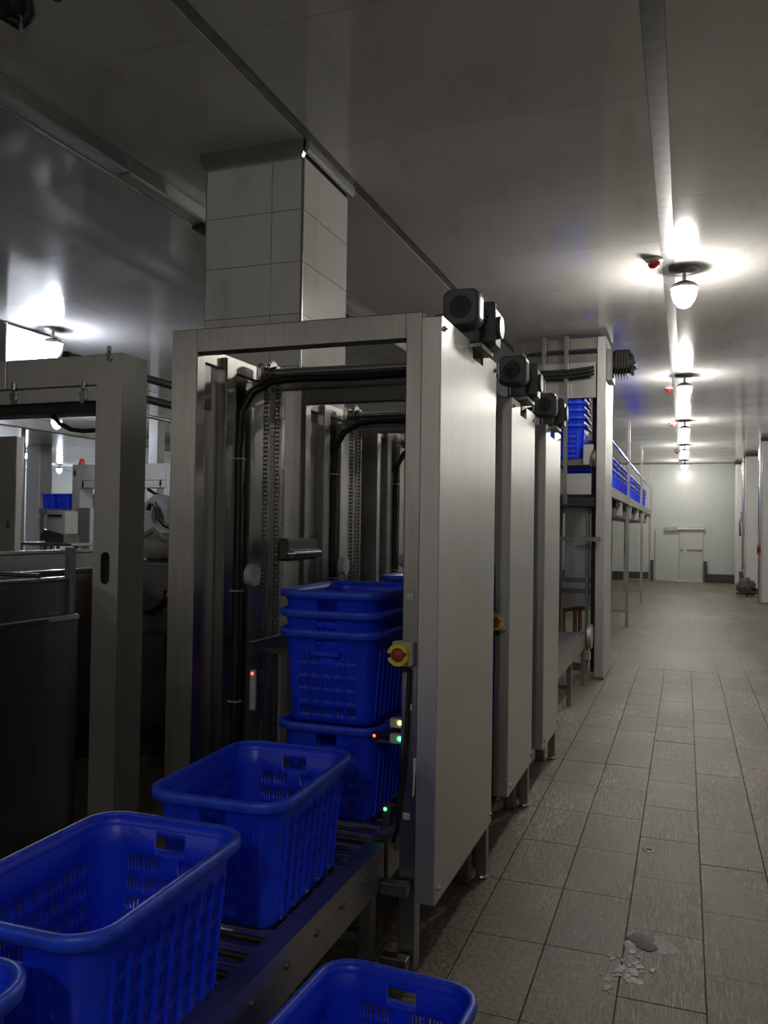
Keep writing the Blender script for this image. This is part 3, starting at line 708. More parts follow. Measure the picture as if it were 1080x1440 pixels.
    MB().tube([(XPR0+0.04, yc-0.10, zs-0.03), (XPR0-0.15, yc-0.12, zs-0.055), (-1.45, yc-0.13, zs-0.060), (-1.66, yc-0.16, zs-0.058), (-1.78, yc-0.21, zs-0.075), (-1.855, ya+0.01, zs-0.13), (xa+0.015, ya, zs-0.22), (xa+0.005, ya, zs-0.40), (xa+0.008, ya, 1.7), (xa+0.006, ya, 1.1), (xa+0.006, ya, 0.5)], 0.019, 10).build('power_cable', 'black_rubber', r)
    for zz in (1.95, 1.35, 0.85): MB().box(xa-0.02, xa+0.032, ya-0.022, ya+0.022, zz-0.003, zz+0.003).build('cable_tie', 'grey_plastic', r)
    # carriage that grips the stack
    for xs, s in ((XPL1+0.05, 1), (XPR0-0.05, -1)):
        ar = MB(); ar.box(xs-0.012, xs+0.012, yc-0.25, yc+0.2, 1.04, 1.12, 0.003); ar.box(min(xs, xs+s*0.245), max(xs, xs+s*0.245), yc-0.12, yc-0.08, 1.05, 1.07, 0.003)
        ar.build('gripper_arm', 'dark_steel', r)
    MB().cyl((XPL1+0.02, ya+0.06, 1.42), (XPL1+0.055, ya+0.06, 1.42), 0.05, 18).build('guide_roller', 'white_plastic', r)
    sb = MB().box(XPL1+0.075, XPL1+0.105, ya-0.02, ya+0.0, 0.82, 1.0, 0.004).build('sensor_bracket', 'grey_plastic', r)
    MB().lathe([(0, 0.006), (0.006, 0.003), (0.006, 0)], (XPL1+0.09, ya-0.02, 0.985), 8, Matrix.Rotation(math.pi/2, 3, 'X')).build('sensor_led', 'red_led' if i == 0 else 'red_glass', sb)
    motor(r, -0.875, yc-0.295, ZF+0.10, 0.98)
    cb_ = MB().tube([(-0.94, yc-0.20, ZF+0.09), (-1.0, yc-0.20, ZF+0.085), (-1.07, yc-0.18, ZF+0.045), (-1.12, yc-0.15, ZF+0.0), (-1.13, yc-0.12, zs-0.05)], 0.014, 8); cb_.build('motor_cable', 'black_rubber', r)
    return r
M1 = lift_frame(0, 2.95, 2.93, 3.88, 3.585, 0.265, 2.46, 2.435, 'first steel crate lift frame, at the conveyor, with whole front opening showing')
M2 = lift_frame(1, 4.00, 4.26, 4.97, 4.67, 0.262, 2.40, 2.335, 'second steel crate lift frame, between the other two, with yellow stop button on its edge')
M3 = lift_frame(2, 5.10, 5.39, 6.06, 5.755, 0.225, 2.37, 2.335, 'third steel crate lift frame, nearest the elevator tower, with small motor on top')
q = on(1, 569, 917, 2.95); estop(M1, q[0]+0.005, 2.95, q[2])
q = on(1, 701, 873, 4.0); estop(M2, -0.905, 4.26, 1.17)
# cable, clips and sensors on the first machine's right post
MB().tube([(-0.958, 2.94, 1.12), (-0.962, 2.938, 1.0), (-0.966, 2.938, 0.88), (-0.975, 2.937, 0.75), (-0.990, 2.937, 0.62), (-1.0, 2.945, 0.52), (-1.03, 2.99, 0.46)], 0.0085, 8).build('button_cable', 'black_rubber', M1)
for zz, xx in ((1.39, -0.962), (0.98, -0.962), (0.575, -0.965)):
    c = MB(); c.box(xx-0.014, xx+0.014, 2.944, 2.951, zz-0.013, zz+0.013, 0.003); c.cyl((xx, 2.936, zz), (xx, 2.946, zz), 0.006, 8); c.build('cable_clip', 'white_plastic', M1)
for zz, led in ((0.905, 'yellow_led'), (0.845, 'green_led')):
    s_ = MB().box(-1.05, -0.995, 2.985, 3.02, zz-0.018, zz+0.018, 0.004).build('photo_sensor', 'grey_plastic', M1)
    MB().lathe([(0, 0.007), (0.008, 0.004), (0.009, 0)], (-1.008, 2.985, zz+0.004), 10, Matrix.Rotation(math.pi/2, 3, 'X')).build('sensor_led', led, s_)
s_ = MB().box(-1.09, -1.05, 3.02, 3.06, 0.50, 0.58, 0.004).build('photo_sensor', 'dark_steel', M1)
MB().lathe([(0, 0.006), (0.006, 0.003), (0.007, 0)], (-1.075, 3.02, 0.565), 10, Matrix.Rotation(math.pi/2, 3, 'X')).build('sensor_led', 'green_led', s_)
ps = MB().prism([(-0.934, 0.80), (-0.922, 0.80), (-0.926, 0.74), (-0.930, 0.665), (-0.936, 0.655), (-0.934, 0.72)], 1, 2.926, 2.931); ps.build('paint_smear', 'white_plastic', M1)

q = on(0, 402, 779, -1.82); q2 = on(0, 440, 776, -1.82)
ac = MB().box(-1.86, -1.80, q[1]-0.02, q2[1]+0.02, q[2]-0.035, q[2]+0.075, 0.012).build('air_cylinder', 'dark_steel', M1)
MB().cyl((-1.79, q[1], q[2]+0.0), (-1.79, q2[1], q[2]+0.0), 0.022, 14).build('cylinder_barrel', 'bright_steel', ac)
MB().cyl((-1.79, q[1]-0.05, q[2]+0.0), (-1.79, q[1], q[2]+0.0), 0.008, 10).build('piston_rod', 'bright_steel', ac)
q = on(1, 530, 1032, 3.03)
s_ = MB().box(q[0]-0.012, q[0]+0.012, 3.0, 3.03, q[2]-0.02, q[2]+0.012, 0.003).build('photo_sensor', 'black_iron', M1)
MB().lathe([(0, 0.005), (0.005, 0.003), (0.006, 0)], (q[0], 3.0, q[2]), 8, Matrix.Rotation(math.pi/2, 3, 'X')).build('sensor_led', 'red_led', s_)
MB().box(q[0]-0.004, -0.99, 3.012, 3.022, q[2]-0.026, q[2]-0.018).build('sensor_rod', 'dark_steel', M1)
# ------------------------------------------------------------------ elevator tower at the far end of the line
YT = 9.42
tw = thing('elevator_tower', 'tall steel elevator tower lifting crates up to the raised conveyor', 'elevator', (-1.3, YT, 0))
ZTW = 3.80
MB().box(-0.93, -0.832, YT, YT+0.9, 0.03, ZTW, 0.006).build('main_post', 'satin_cover', tw)
MB().box(-1.86, -1.76, YT, YT+0.62, 0.0, ZTW, 0.006).build('main_post', 'frame_steel', tw)
MB().box(-0.935, -0.825, YT-0.0, YT+0.9, 0, 0.03, 0.003).build('base_plate', 'dark_steel', tw)
MB().box(-1.76, -0.93, YT+0.02, YT+0.08, ZTW-0.13, ZTW, 0.004).build('top_beam', 'frame_steel', tw)
MB().box(-1.76, -0.93, YT+0.5, YT+0.56, ZTW-0.13, ZTW, 0.004).build('top_beam', 'frame_steel', tw)
MB().box(-1.76, -0.93, YT+0.02, YT+0.05, ZTW-0.30, ZTW-0.18, 0.004).build('header_plate', 'dark_steel', tw)
xq = on(1, 795.5, 600, YT-0.1)[0]
MB().box(xq-0.022, xq+0.022, YT-0.12, YT-0.07, 1.93, ZTW, 0.003).build('guard_upright', 'frame_steel', tw)
xq2 = on(1, 765, 500, YT-0.1)[0]
MB().box(xq2-0.02, xq2+0.02, YT-0.12, YT-0.07, 1.93, ZTW, 0.003).build('guard_upright', 'frame_steel', tw)
for k in range(3):
    z0 = ZTW-0.36-0.035*k
    MB().tube([(-1.85+0.15*j, YT-0.13+0.008*k, z0-0.035*math.sin(math.pi*min(1, j/6.3))) for j in range(7)], 0.018, 8).build('cable', 'black_rubber', tw)
MB().box(-1.75, -0.94, YT+0.0, YT+0.012, 3.12, 3.52, 0.003).build('front_sheet', 'side_sheet', tw)
zq = on(1, 820, 758, YT-0.1)[2]
MB().box(xq2-0.02, -0.865, YT-0.11, YT-0.06, zq-0.025, zq+0.025, 0.003).build('guard_rail', 'frame_steel', tw)
for zz in (on(1, 820, 820, YT)[2], on(1, 820, 836, YT)[2]):
    MB().box(-1.76, -0.93, YT+0.52, YT+0.57, zz-0.025, zz+0.025, 0.003).build('cross_tie', 'dark_steel', tw)
MB().box(-0.995, -0.935, YT+0.20, YT+0.26, 0.05, ZTW-0.2, 0.003).build('guide_column', 'black_iron', tw)
MB().box(-1.42, -1.36, YT+0.50, YT+0.56, 0.05, 2.2, 0.003).build('guide_column', 'dark_steel', tw)
xg = on(1, 826, 800, YT+0.5)[0]
MB().box(xg-0.02, xg+0.02, YT+0.46, YT+0.50, 0.05, 2.0, 0.003).build('guide_column', 'frame_steel', tw)
MB().box(-1.34, -1.02, YT+0.56, YT+0.575, 0.75, 1.98, 0.003).build('rear_sheet', 'side_sheet', tw)
zp = 2.46
pl = MB().box(-1.66, -1.0, YT+0.05, YT+0.5, zp-0.09, zp-0.03, 0.005).build('lift_platform', 'dark_steel', tw)
MB().cyl((-1.6, YT+0.08, zp-0.03), (-1.02, YT+0.08, zp-0.03), 0.02, 10).build('platform_roller', 'bright_steel', pl)
MB().box(-1.07, -0.96, YT-0.02, YT+0.04, zp-0.09, zp+0.14, 0.008).build('guide_block', 'grey_plastic', pl)
MB().cyl((-0.96, YT-0.01, zp-0.02), (-0.935, YT-0.01, zp-0.02), 0.10, 18).build('guide_wheel', 'dark_steel', pl)
MB().box(-1.66, -0.98, YT+0.02, YT+0.06, zp-0.42, zp-0.18, 0.006).build('under_box', 'satin_cover', pl)
MB().box(-1.66, -0.94, YT+0.06, YT+0.52, zp-0.55, zp-0.44, 0.006).build('lower_crosshead', 'black_iron', pl)
mt = MB().box(-0.832, -0.77, YT+0.10, YT+0.45, ZTW-0.48, ZTW-0.12, 0.006).build('motor_plate', 'dark_steel', tw)
mo = MB().box(-0.77, -0.585, YT+0.14, YT+0.36, ZTW-0.36, ZTW-0.13, 0.02); mo.cyl((-0.77, YT+0.25, ZTW-0.27), (-0.56, YT+0.25, ZTW-0.27), 0.115, 12)
mo.box(-0.585, -0.545, YT+0.17, YT+0.33, ZTW-0.40, ZTW-0.2, 0.01)
for k in range(5): mo.box(-0.75+0.03*k, -0.74+0.03*k, YT+0.12, YT+0.38, ZTW-0.43, ZTW-0.15, 0.004)
mo = mo.build('hoist_motor', 'black_iron', tw)
MB().cyl((-0.545, YT+0.25, ZTW-0.30), (-0.52, YT+0.25, ZTW-0.30), 0.05, 12).build('motor_end_cap', 'bright_steel', mo)
ST = 'nested crates riding on the elevator platform'
for k in range(6):
    crate(-1.28, YT+0.33, zp-0.01+0.085*k, 'blue crate in the nested stack on the elevator platform, ' + ('lowest of six', 'second from the bottom', 'third from the bottom', 'third from the top', 'second from the top', 'topmost of six')[k], ST)
# conveyor leading into the tower
r = thing('outfeed_conveyor', 'low roller conveyor between the third lift frame and the elevator tower', 'conveyor', (XC, 7.9, 0))
xo, xi = -0.985, -1.06
channel(MB(), xo, xi, 6.7, 9.25, 0.40, 0.55).build('side_rail', 'frame_steel', r); channel(MB(), -1.665, -1.59, 6.7, 9.25, 0.40, 0.55).build('side_rail', 'frame_steel', r)
rm2 = MB().cyl((-1.59, 0, 0), (xi, 0, 0), 0.025, 14).mesh('roller'); rm2.materials.append(MATS['roller_steel'])
for i in range(25): inst('roller', rm2, (0, 6.78+0.1*i, 0.515), r)
for yy in (6.75, 7.9, 9.0):
    for xx in (-1.03, -1.65): MB().box(xx, xx+0.045, yy, yy+0.045, 0, 0.40, 0.003).build('leg', 'frame_steel', r)
    MB().box(-1.605, -1.03, yy+0.01, yy+0.035, 0.15, 0.19).build('cross_bar', 'frame_steel', r)
cv = MB().cyl((-0.975, 9.18, 0.50), (-0.93, 9.18, 0.50), 0.13, 20); cv.build('end_chain_cover', 'satin_cover', r)
MB().box(-1.02, -0.95, 9.2, 9.27, 0.24, 0.33, 0.006).build('limit_switch', 'white_plastic', r)
MB().box(-1.66, -0.985, 9.22, 9.27, 0.12, 0.2, 0.004).build('end_bar', 'frame_steel', r)
# bronze pipework standing behind the tower
xb = on(1, 806, 860, 11.5)
bp = thing('bronze_pipework', 'brownish bronze pipe fitting standing on the floor behind the tower', 'pipework', (xb[0], 11.5, 0))
zb_ = on(1, 806, 856, 11.5)[2]
MB().cyl((xb[0]-0.14, 11.5, zb_), (xb[0]+0.13, 11.3, zb_+0.06), 0.05, 12).build('main_pipe', 'bronze', bp)
for dx_ in (-0.12, 0.03, 0.1): MB().cyl((xb[0]+dx_, 11.45, 0), (xb[0]+dx_, 11.45, zb_), 0.03, 10).build('stand_pipe', 'bronze', bp)
MB().cyl((xb[0]+0.08, 11.3, zb_+0.05), (xb[0]+0.2, 11.25, zb_+0.09), 0.07, 12).build('flange', 'bronze', bp)

# ------------------------------------------------------------------ raised conveyor with crates behind the tower
ev = thing('raised_conveyor', 'raised steel conveyor on tall legs carrying crates behind the elevator tower', 'conveyor', (-1.25, 16, 0))
ZE = 2.20; XE0, XE1 = -1.62, -0.90; YE0, YE1 = 10.4, 25.2
for xo, xi in ((XE1, XE1-0.06), (XE0, XE0+0.06)):
    channel(MB(), xo, xi, YE0, YE1, ZE-0.11, ZE+0.02).build('side_rail', 'frame_steel', ev)
MB().box(XE0+0.07, XE1-0.07, YE0, YE1, ZE-0.03, ZE+0.0).build('bed_plate', 'dark_steel', ev)
MB().box(XE0+0.12, XE1-0.14, 10.4, 24.8, ZE-0.34, ZE-0.2, 0.01).build('cable_tray', 'dark_steel', ev)
for k, yy in enumerate((11.2, 13.2, 15.6, 18.0, 20.6, 23.2)):
    MB().box(XE1-0.10, XE1-0.02, yy, yy+0.25, ZE-0.33, ZE-0.11, 0.008).build('drive_box', 'satin_cover', ev)
for yy in (14.8, 19.75, 24.4):
    for xx in (XE1-0.05, XE0): MB().box(xx, xx+0.05, yy-0.025, yy+0.025, 0, ZE-0.11, 0.003).build('leg', 'frame_steel', ev)
    MB().box(XE0+0.05, XE1-0.05, yy-0.02, yy+0.02, 0.25, 0.29).build('cross_bar', 'frame_steel', ev)
    MB().box(XE0+0.05, XE1-0.05, yy-0.02, yy+0.02, ZE-0.18, ZE-0.11).build('cross_bar', 'frame_steel', ev)
for yy in (10.7, 14.3, 18.6, 24.0):
    for xx in (XE1-0.005, XE0-0.04): MB().box(xx, xx+0.045, yy-0.022, yy+0.022, ZE-0.1, ZE+1.28, 0.003).build('guard_upright', 'frame_steel', ev)
for xx in (XE1+0.0, XE0-0.035): MB().box(xx, xx+0.03, YE0, YE1, ZE+0.575, ZE+0.60, 0.004).build('guard_rail', 'bright_steel', ev)
RS = 'crate stacks waiting on the raised conveyor'
yy = 10.8; k = 0
ORD = 'first second third fourth fifth sixth seventh eighth ninth tenth eleventh twelfth thirteenth fourteenth fifteenth sixteenth seventeenth eighteenth nineteenth twentieth'.split()
while yy < 24.6:
    for j in range(3):
        crate(-1.26, yy, ZE+0.002+0.085*j, '%s blue crate of the %s stack from the elevator tower on the raised conveyor' % (('bottom', 'middle', 'top')[j], ORD[k]), RS)
    yy += 0.70 if k % 4 else 0.86; k += 1

# ------------------------------------------------------------------ covered gantry and tank line on the left
def latch(mb, x, y, z, s=1.0):
    mb.box(x-0.018*s, x+0.018*s, y-0.012, y, z-0.05*s, z+0.0*s, 0.004); mb.box(x-0.012*s, x+0.012*s, y-0.02, y, z+0.0*s, z+0.045*s, 0.004)
    mb.prism([(x-0.022*s, z-0.01*s), (x+0.022*s, z-0.01*s), (x+0.008*s, z-0.075*s), (x-0.008*s, z-0.075*s)], 1, y-0.018, y-0.01); return mb
def gantry(name, label, xr0, xr1, xl, yf, dep, zt, zmid, zbt, group=None, twopost=True, slot=None, mat='satin_cover', pmat='satin_cover', seams=()):
    r = thing(name, label, 'gantry', ((xr0+xl)/2, yf, 0), group)
    # right post: folded sheet box, optional slotted hand hole in the front
    if slot:
        sx, sz = slot; n = 10; R_ = 0.028; L_ = 0.055
        hole = [(sx+R_*math.cos(math.pi*k/n), sz+L_+R_*math.sin(math.pi*k/n)) for k in range(n+1)] + [(sx-R_*math.cos(math.pi*k/n), sz-L_-R_*math.sin(math.pi*k/n)) for k in range(n+1)]
        pb = hole_plate([(xr0, 0), (xr1, 0), (xr1, zt), (xr0, zt)], hole, 1, yf, yf+0.004)
        pb.box(xr0, xr0+0.004, yf+0.004, yf+dep, 0, zt); pb.box(xr1-0.004, xr1, yf+0.004, yf+dep, 0, zt)
        pb.box(xr0+0.004, xr1-0.004, yf+dep-0.004, yf+dep, 0, zt); pb.box(xr0+0.004, xr1-0.004, yf+0.004, yf+dep-0.004, zt-0.004, zt)
    else:
        pb = MB().box(xr0, xr1, yf, yf+dep, 0, zt, 0.005)
    pb.build('post', pmat, r)
    if twopost: MB().box(xl, xl+(xr1-xr0), yf, yf+dep, 0, zt, 0.005).build('post', mat, r)
    xa = xl+(xr1-xr0) if twopost else xl
    cuts = [xa]+list(seams)+[xr0-0.003]
    for a, b_ in zip(cuts, cuts[1:]):
        MB().box(a+0.002, b_-0.002, yf+0.004, yf+dep-0.01, zmid+0.003, zt, 0.004).build('header_cover', mat, r)
    MB().box(xa, xr0-0.003, yf+0.0, yf+dep-0.01, zbt, zmid-0.002, 0.004).build('header_beam', mat, r)
    return r
G1 = gantry('covered_gantry', 'large grey covered gantry beside the tank, with slotted hand hole in its post', -2.862, -2.705, -4.7, 3.5, 0.21, 2.52,
            on(1, 60, 546, 3.5)[2], on(1, 60, 567, 3.5)[2], twopost=True, slot=(on(1, 147.5, 799, 3.5)[0], on(1, 147.5, 799, 3.5)[2]), pmat='satin_cover', seams=(on(1, 8, 500, 3.5)[0],))
for px, py in ((21, 553), (119, 551)):
    q = on(1, px, py, 3.5); latch(MB(), q[0], 3.5, q[2]+0.01).build('toggle_latch', 'bright_steel', G1)
q = on(1, 155, 501, 3.5); latch(MB(), q[0], 3.5, q[2]+0.02, 0.7).build('toggle_latch', 'bright_steel', G1)
zb1 = on(1, 60, 567, 3.5)[2]
MB().box(-4.5, -2.87, 3.53, 3.70, zb1-0.05, zb1-0.001, 0.004).build('seal_strip', 'black_rubber', G1)
c = [on(1, px, py, 3.62) for px, py in ((62, 572), (72, 582), (84, 596), (100, 604), (118, 606), (134, 605))]
MB().tube(c, 0.013, 8).build('hanging_cable', 'black_rubber', G1)
# tank in front of the gantry (its side sheet faces the conveyor)
xt = -2.93; zt1 = on(1, 118, 864, 3.45)[2]
tk = thing('wash_tank', 'long dark steel tank with shiny folded rims in front of the covered gantry', 'tank', (-3.4, 2.6, 0))
MB().box(xt-0.02, xt, 0.6, 3.48, 0.0, zt1-0.02, 0.003).build('side_sheet', 'dark_steel', tk)
MB().box(xt-0.06, xt+0.012, 0.6, 3.48, zt1-0.03, zt1, 0.006).build('rim', 'bright_steel', tk)
MB().box(xt-0.055, xt-0.045, 0.6, 3.46, zt1, zt1+0.17, 0.002).build('splash_sheet', 'dark_steel', tk)
MB().box(xt-0.075, xt-0.035, 0.6, 3.46, zt1+0.17, zt1+0.19, 0.006).build('upper_rim', 'bright_steel', tk)
MB().box(xt-0.06, xt-0.02, 3.44, 3.48, zt1, zt1+0.34, 0.003).build('corner_post', 'dark_steel', tk)
MB().box(-4.3, -4.28, 0.6, 3.48, 0.0, zt1+0.19, 0.003).build('side_sheet', 'dark_steel', tk)
MB().box(-4.31, -4.24, 0.6, 3.48, zt1+0.19, zt1+0.22, 0.006).build('upper_rim', 'bright_steel', tk)
MB().box(-4.28, xt-0.02, 0.6, 3.48, 0.55, 0.57).build('tank_bottom', 'dark_steel', tk)
q0, q1 = on(1, 0, 821, 3.62), on(1, 112, 819, 3.62)
MB().cyl((-4.25, 3.3, q1[2]-0.02), (xt-0.07, 3.3, q1[2]-0.02), 0.035, 16).build('cross_roller', 'roller_steel', tk)
for z_ in (0.10, 0.16, 0.22): MB().cyl((-4.25, 2.4+z_*4, zt1+z_-0.02), (xt-0.07, 2.4+z_*4, zt1+z_-0.02), 0.012, 8).build('spray_pipe', 'dark_steel', tk)

# tank line running on behind the gantry
t2 = thing('rear_tank', 'steel tank line with shiny rims running on behind the gantry', 'tank', (-3.6, 5.5, 0))
MB().box(-3.97, -3.95, 3.8, 7.5, 0, 1.30, 0.003).build('side_sheet', 'dark_steel', t2)
MB().box(-4.0, -3.94, 3.8, 7.5, 1.30, 1.33, 0.006).build('rim', 'bright_steel', t2)
MB().box(-5.12, -5.10, 3.8, 7.5, 0, 1.38, 0.003).build('side_sheet', 'dark_steel', t2)
MB().box(-5.15, -5.08, 3.8, 7.5, 1.38, 1.41, 0.006).build('rim', 'bright_steel', t2)
MB().box(-5.10, -3.97, 3.8, 7.5, 0.9, 0.92).build('tank_bottom', 'dark_steel', t2)
# dark control cabinet with a red pilot lamp seen between gantry and first machine
q = on(1, 226, 838, 4.9)
cbn = thing('control_cabinet', 'dark control cabinet with a tiny red pilot lamp, behind the gantry post', 'cabinet', (q[0], 4.95, 0))
MB().box(q[0]-0.35, q[0]+0.30, 5.0, 5.4, 0, 1.38, 0.01).build('cabinet_body', 'dark_steel', cbn)
MB().box(q[0]-0.33, q[0]+0.28, 4.985, 5.0, 0.1, 1.35, 0.006).build('cabinet_door', 'dark_steel', cbn)
MB().box(q[0]-0.02, q[0]+0.10, 4.97, 4.985, 0.60, 0.86, 0.004).build('access_plate', 'black_iron', cbn)
MB().lathe([(0, 0.012), (0.012, 0.008), (0.014, 0)], (q[0]+0.02, 4.985, q[2]), 10, Matrix.Rotation(math.pi/2, 3, 'X')).build('pilot_lamp', 'red_led', cbn)
MB().tube([on(1, px, py, 4.95) for px, py in ((200, 861), (212, 860), (224, 852), (231, 842), (233, 830))], 0.014, 8).build('cable', 'black_rubber', cbn)
wp = thing('wrapped_roll', 'clear plastic wrapped roll lying on top of the dark cabinet', 'bundle', (q[0]-0.02, 5.2, 1.38))
mbw = MB(); n = 20
mbw.cyl((q[0]-0.33, 5.2, 1.49), (q[0]+0.26, 5.2, 1.49), 0.11, n)
mbw.build('roll', 'clear_wrap', wp)
MB().tube([(q[0]-0.3+0.09*i, 5.09+0.02*math.sin(i*2.1), 1.56+0.05*math.sin(i*1.7)) for i in range(7)], 0.022, 8).build('crumpled_film', 'clear_wrap', wp)
MB().box(q[0]+0.04, q[0]+0.09, 4.972, 4.982, 1.16, 1.42, 0.002).build('hanging_flap', 'clear_wrap', wp)

# white side hood lit by the hall lamp, above the gantry header
XH = -6.97; ha = on(0, 10, 452, XH); hb = on(0, 82, 482, XH); HT = min(ha[2], ZC-0.04)
hd = thing('machine_hood', 'pale cover hood above the gantry header, brightly lit by hall lamp', 'hood', (XH-0.4, (ha[1]+hb[1])/2, 0))
MB().box(XH-1.0, XH, ha[1], hb[1], 3.12, HT, 0.01).build('hood_shell', 'white_paint', hd)
MB().box(XH-1.0, XH+0.02, ha[1]-0.03, ha[1], 3.12, HT+0.01, 0.006).build('hood_front', 'satin_cover', hd)
for py in (ha[1]+0.05, hb[1]-0.1): MB().box(XH-0.98, XH-0.93, py, py+0.05, 0, 3.12, 0.003).build('hood_leg', 'frame_steel', hd)

# grey clad post at the left, with a small purple mark
ya = 6.1; xa_, xb_ = on(1, -14, 700, ya)[0], on(1, 22, 700, ya)[0]
gp = thing('clad_post', 'plain grey clad post behind the tank with a small purple mark', 'post', ((xa_+xb_)/2, ya, 0))
MB().box(xa_, xb_, ya, ya+0.08, 0, 2.45, 0.006).build('post_shell', 'satin_cover', gp)
q = on(1, 11, 737, ya); MB().prism([(q[0]-0.025, q[2]-0.035), (q[0]+0.025, q[2]-0.035), (q[0]+0.018, q[2]+0.01), (q[0], q[2]+0.04), (q[0]-0.018, q[2]+0.01)], 1, ya-0.003, ya).build('mark', 'purple_mark', gp)

# second gantry deeper in the hall with a red beacon
yg = 9.9
xg0, xg1, xgl = on(1, 233, 700, yg)[0], on(1, 240, 700, yg)[0], on(1, 101, 700, yg)[0]
G2 = gantry('covered_gantry', 'smaller pale gantry deep in the hall with a red beacon on top', xg0, xg1+0.06, xgl, yg, 0.3, 2.5, on(1, 107, 676, yg)[2], on(1, 107, 686, yg)[2], mat='cream_paint', pmat='cream_paint')
for px, py in ((106, 664), (117, 680), (226, 678)):
    q = on(1, px, py, yg); latch(MB(), q[0], yg, q[2], 0.8).build('toggle_latch', 'black_iron', G2)
MB().box(on(1, 108, 740, yg)[0], on(1, 128, 740, yg)[0], yg-0.02, yg+0.2, 0.6, on(1, 115, 714, yg)[2], 0.01).build('control_box', 'satin_cover', G2)
q = on(1, 115, 659, yg+0.1)
be = MB().cyl((q[0], yg+0.1, 2.5), (q[0], yg+0.1, 2.53), 0.05, 14).build('beacon', 'dark_steel', G2)
MB().lathe([(0.038, 2.53), (0.042, 2.55), (0.036, 2.585), (0.0, 2.60)], (q[0], yg+0.1, 0), 14).build('beacon_dome', 'beacon_glow', be)
MB().tube([on(1, px, py, yg+0.1) for px, py in ((208, 688), (216, 693), (224, 697), (232, 698))], 0.022, 8).build('cable', 'black_rubber', G2)
MB().box(on(1, 102, 780, yg)[0], on(1, 107, 780, yg)[0], yg-0.006, yg-0.001, on(1, 104, 779, yg)[2], on(1, 104, 766, yg)[2]).build('hand_slot', 'black_iron', G2)

# hoppers and benches in the hall
def bench(name, label, pxa, pxb, py, Y, mat='frame_steel'):
    a, b_ = on(1, pxa, py, Y), on(1, pxb, py, Y); z = a[2]
    r = thing(name, label, 'bench', ((a[0]+b_[0])/2, Y, 0))
    MB().box(a[0], b_[0], Y, Y+0.7, z-0.04, z, 0.008).build('bench_top', 'bright_steel', r)
    MB().box(a[0], b_[0], Y+0.05, Y+0.65, z-0.42, z-0.40, 0.004).build('under_shelf', 'bright_steel', r)
    for xx in (a[0]+0.02, (a[0]+b_[0])/2, b_[0]-0.07):
        for yy in (Y+0.02, Y+0.63): MB().box(xx, xx+0.05, yy, yy+0.05, 0, z-0.04, 0.003).build('leg', mat, r)
    return r, a, b_
B1, a, b_ = bench('steel_bench', 'long steel bench with an under shelf in the hall beyond the tank', 20, 100, 762, 8.6)
for i, (px, col, nm) in enumerate(((36, 'white_plastic', 'white'), (53, 'blue_plastic', 'blue'), (72, 'black_iron', 'black'), (85, 'blue_plastic', 'blue'))):
    q = on(1, px, 776, 8.7); zsh = a[2]-0.40
    o = MB().box(q[0]-0.13, q[0]+0.10, 8.70, 8.95, zsh, zsh+0.10, 0.012); o.box(q[0]-0.145, q[0]+0.115, 8.685, 8.965, zsh+0.085, zsh+0.10, 0.004)
    tag(o.build('shallow_tray', col, origin=(q[0], 8.8, zsh)), {0: 'white shallow tray on the bench shelf', 1: 'blue shallow tray on the bench shelf next to white tray', 2: 'black shallow tray on the bench shelf', 3: 'blue shallow tray on the bench shelf next to black tray'}[i], 'tray')
# hopper with tilted chute on the bench
q = on(1, 80, 760, 9.0); zt_ = a[2]
hp2 = thing('feed_hopper', 'pale box feeder with a tilted dark chute standing on the steel bench', 'hopper', (q[0], 9.0, zt_))
MB().box(q[0]-0.14, q[0]+0.18, 8.95, 9.2, zt_+0.10, zt_+0.42, 0.01).build('feeder_box', 'cream_paint', hp2)
MB().prism([(q[0]-0.2, zt_+0.05), (q[0]-0.1, zt_), (q[0]+0.2, zt_), (q[0]+0.2, zt_+0.10), (q[0]-0.14, zt_+0.17)], 1, 8.9, 9.2).build('chute', 'dark_steel', hp2)
MB().box(q[0]-0.10, q[0]+0.12, 8.93, 8.95, zt_+0.34, zt_+0.37).build('slot', 'black_iron', hp2)
# tilted elevator hood between gantry post and first machine
q = on(1, 214, 745, 8.4)
eh = thing('tilted_hood', 'grey tilted feed hood with a black hose loop, seen between the posts', 'hood', (q[0], 8.4, 0))
MB().prism([(q[0]-0.2, 1.48), (q[0]+0.10, 1.48), (q[0]+0.22, 1.85), (q[0]+0.02, 2.0), (q[0]-0.12, 1.9)], 1, 8.4, 8.8).build('hood_body', 'satin_cover', eh)
MB().tube([on(1, px, py, 8.35) for px, py in ((208, 717), (211, 709), (217, 708), (221, 716), (222, 728), (232, 738), (240, 742))], 0.03, 8).build('hose', 'black_rubber', eh)
MB().box(q[0]-0.22, q[0]+0.3, 8.4, 8.8, 1.40, 1.48, 0.005).build('support_frame', 'dark_steel', eh)
for xx in (q[0]-0.2, q[0]+0.22): MB().box(xx, xx+0.06, 8.45, 8.51, 0, 1.4).build('leg', 'dark_steel', eh)
# white columns and pipe in the hall
def hall_col(pxa, pxb, Y, label, mat='white_paint'):
    a, b_ = on(1, pxa, 700, Y)[0], on(1, pxb, 700, Y)[0]
    o = tag(MB().box(a, b_, Y, Y+(b_-a), 0, ZC, 0.02).build('hall_column', mat, origin=((a+b_)/2, Y, 0)), label, kind='structure')
hall_col(36, 55, 19.0, 'white square column in the machine hall')
hall_col(207, 221, 14.5, 'white square column seen between the gantry and the first machine')
q = on(1, 31, 700, 15.0)
pp = tag(MB().cyl((q[0], 15, 0), (q[0], 15, ZC), 0.055, 12).build('hall_pipe', 'dark_steel', origin=(q[0], 15, 0)), 'grey vertical pipe in front of a white hall column', 'pipe')
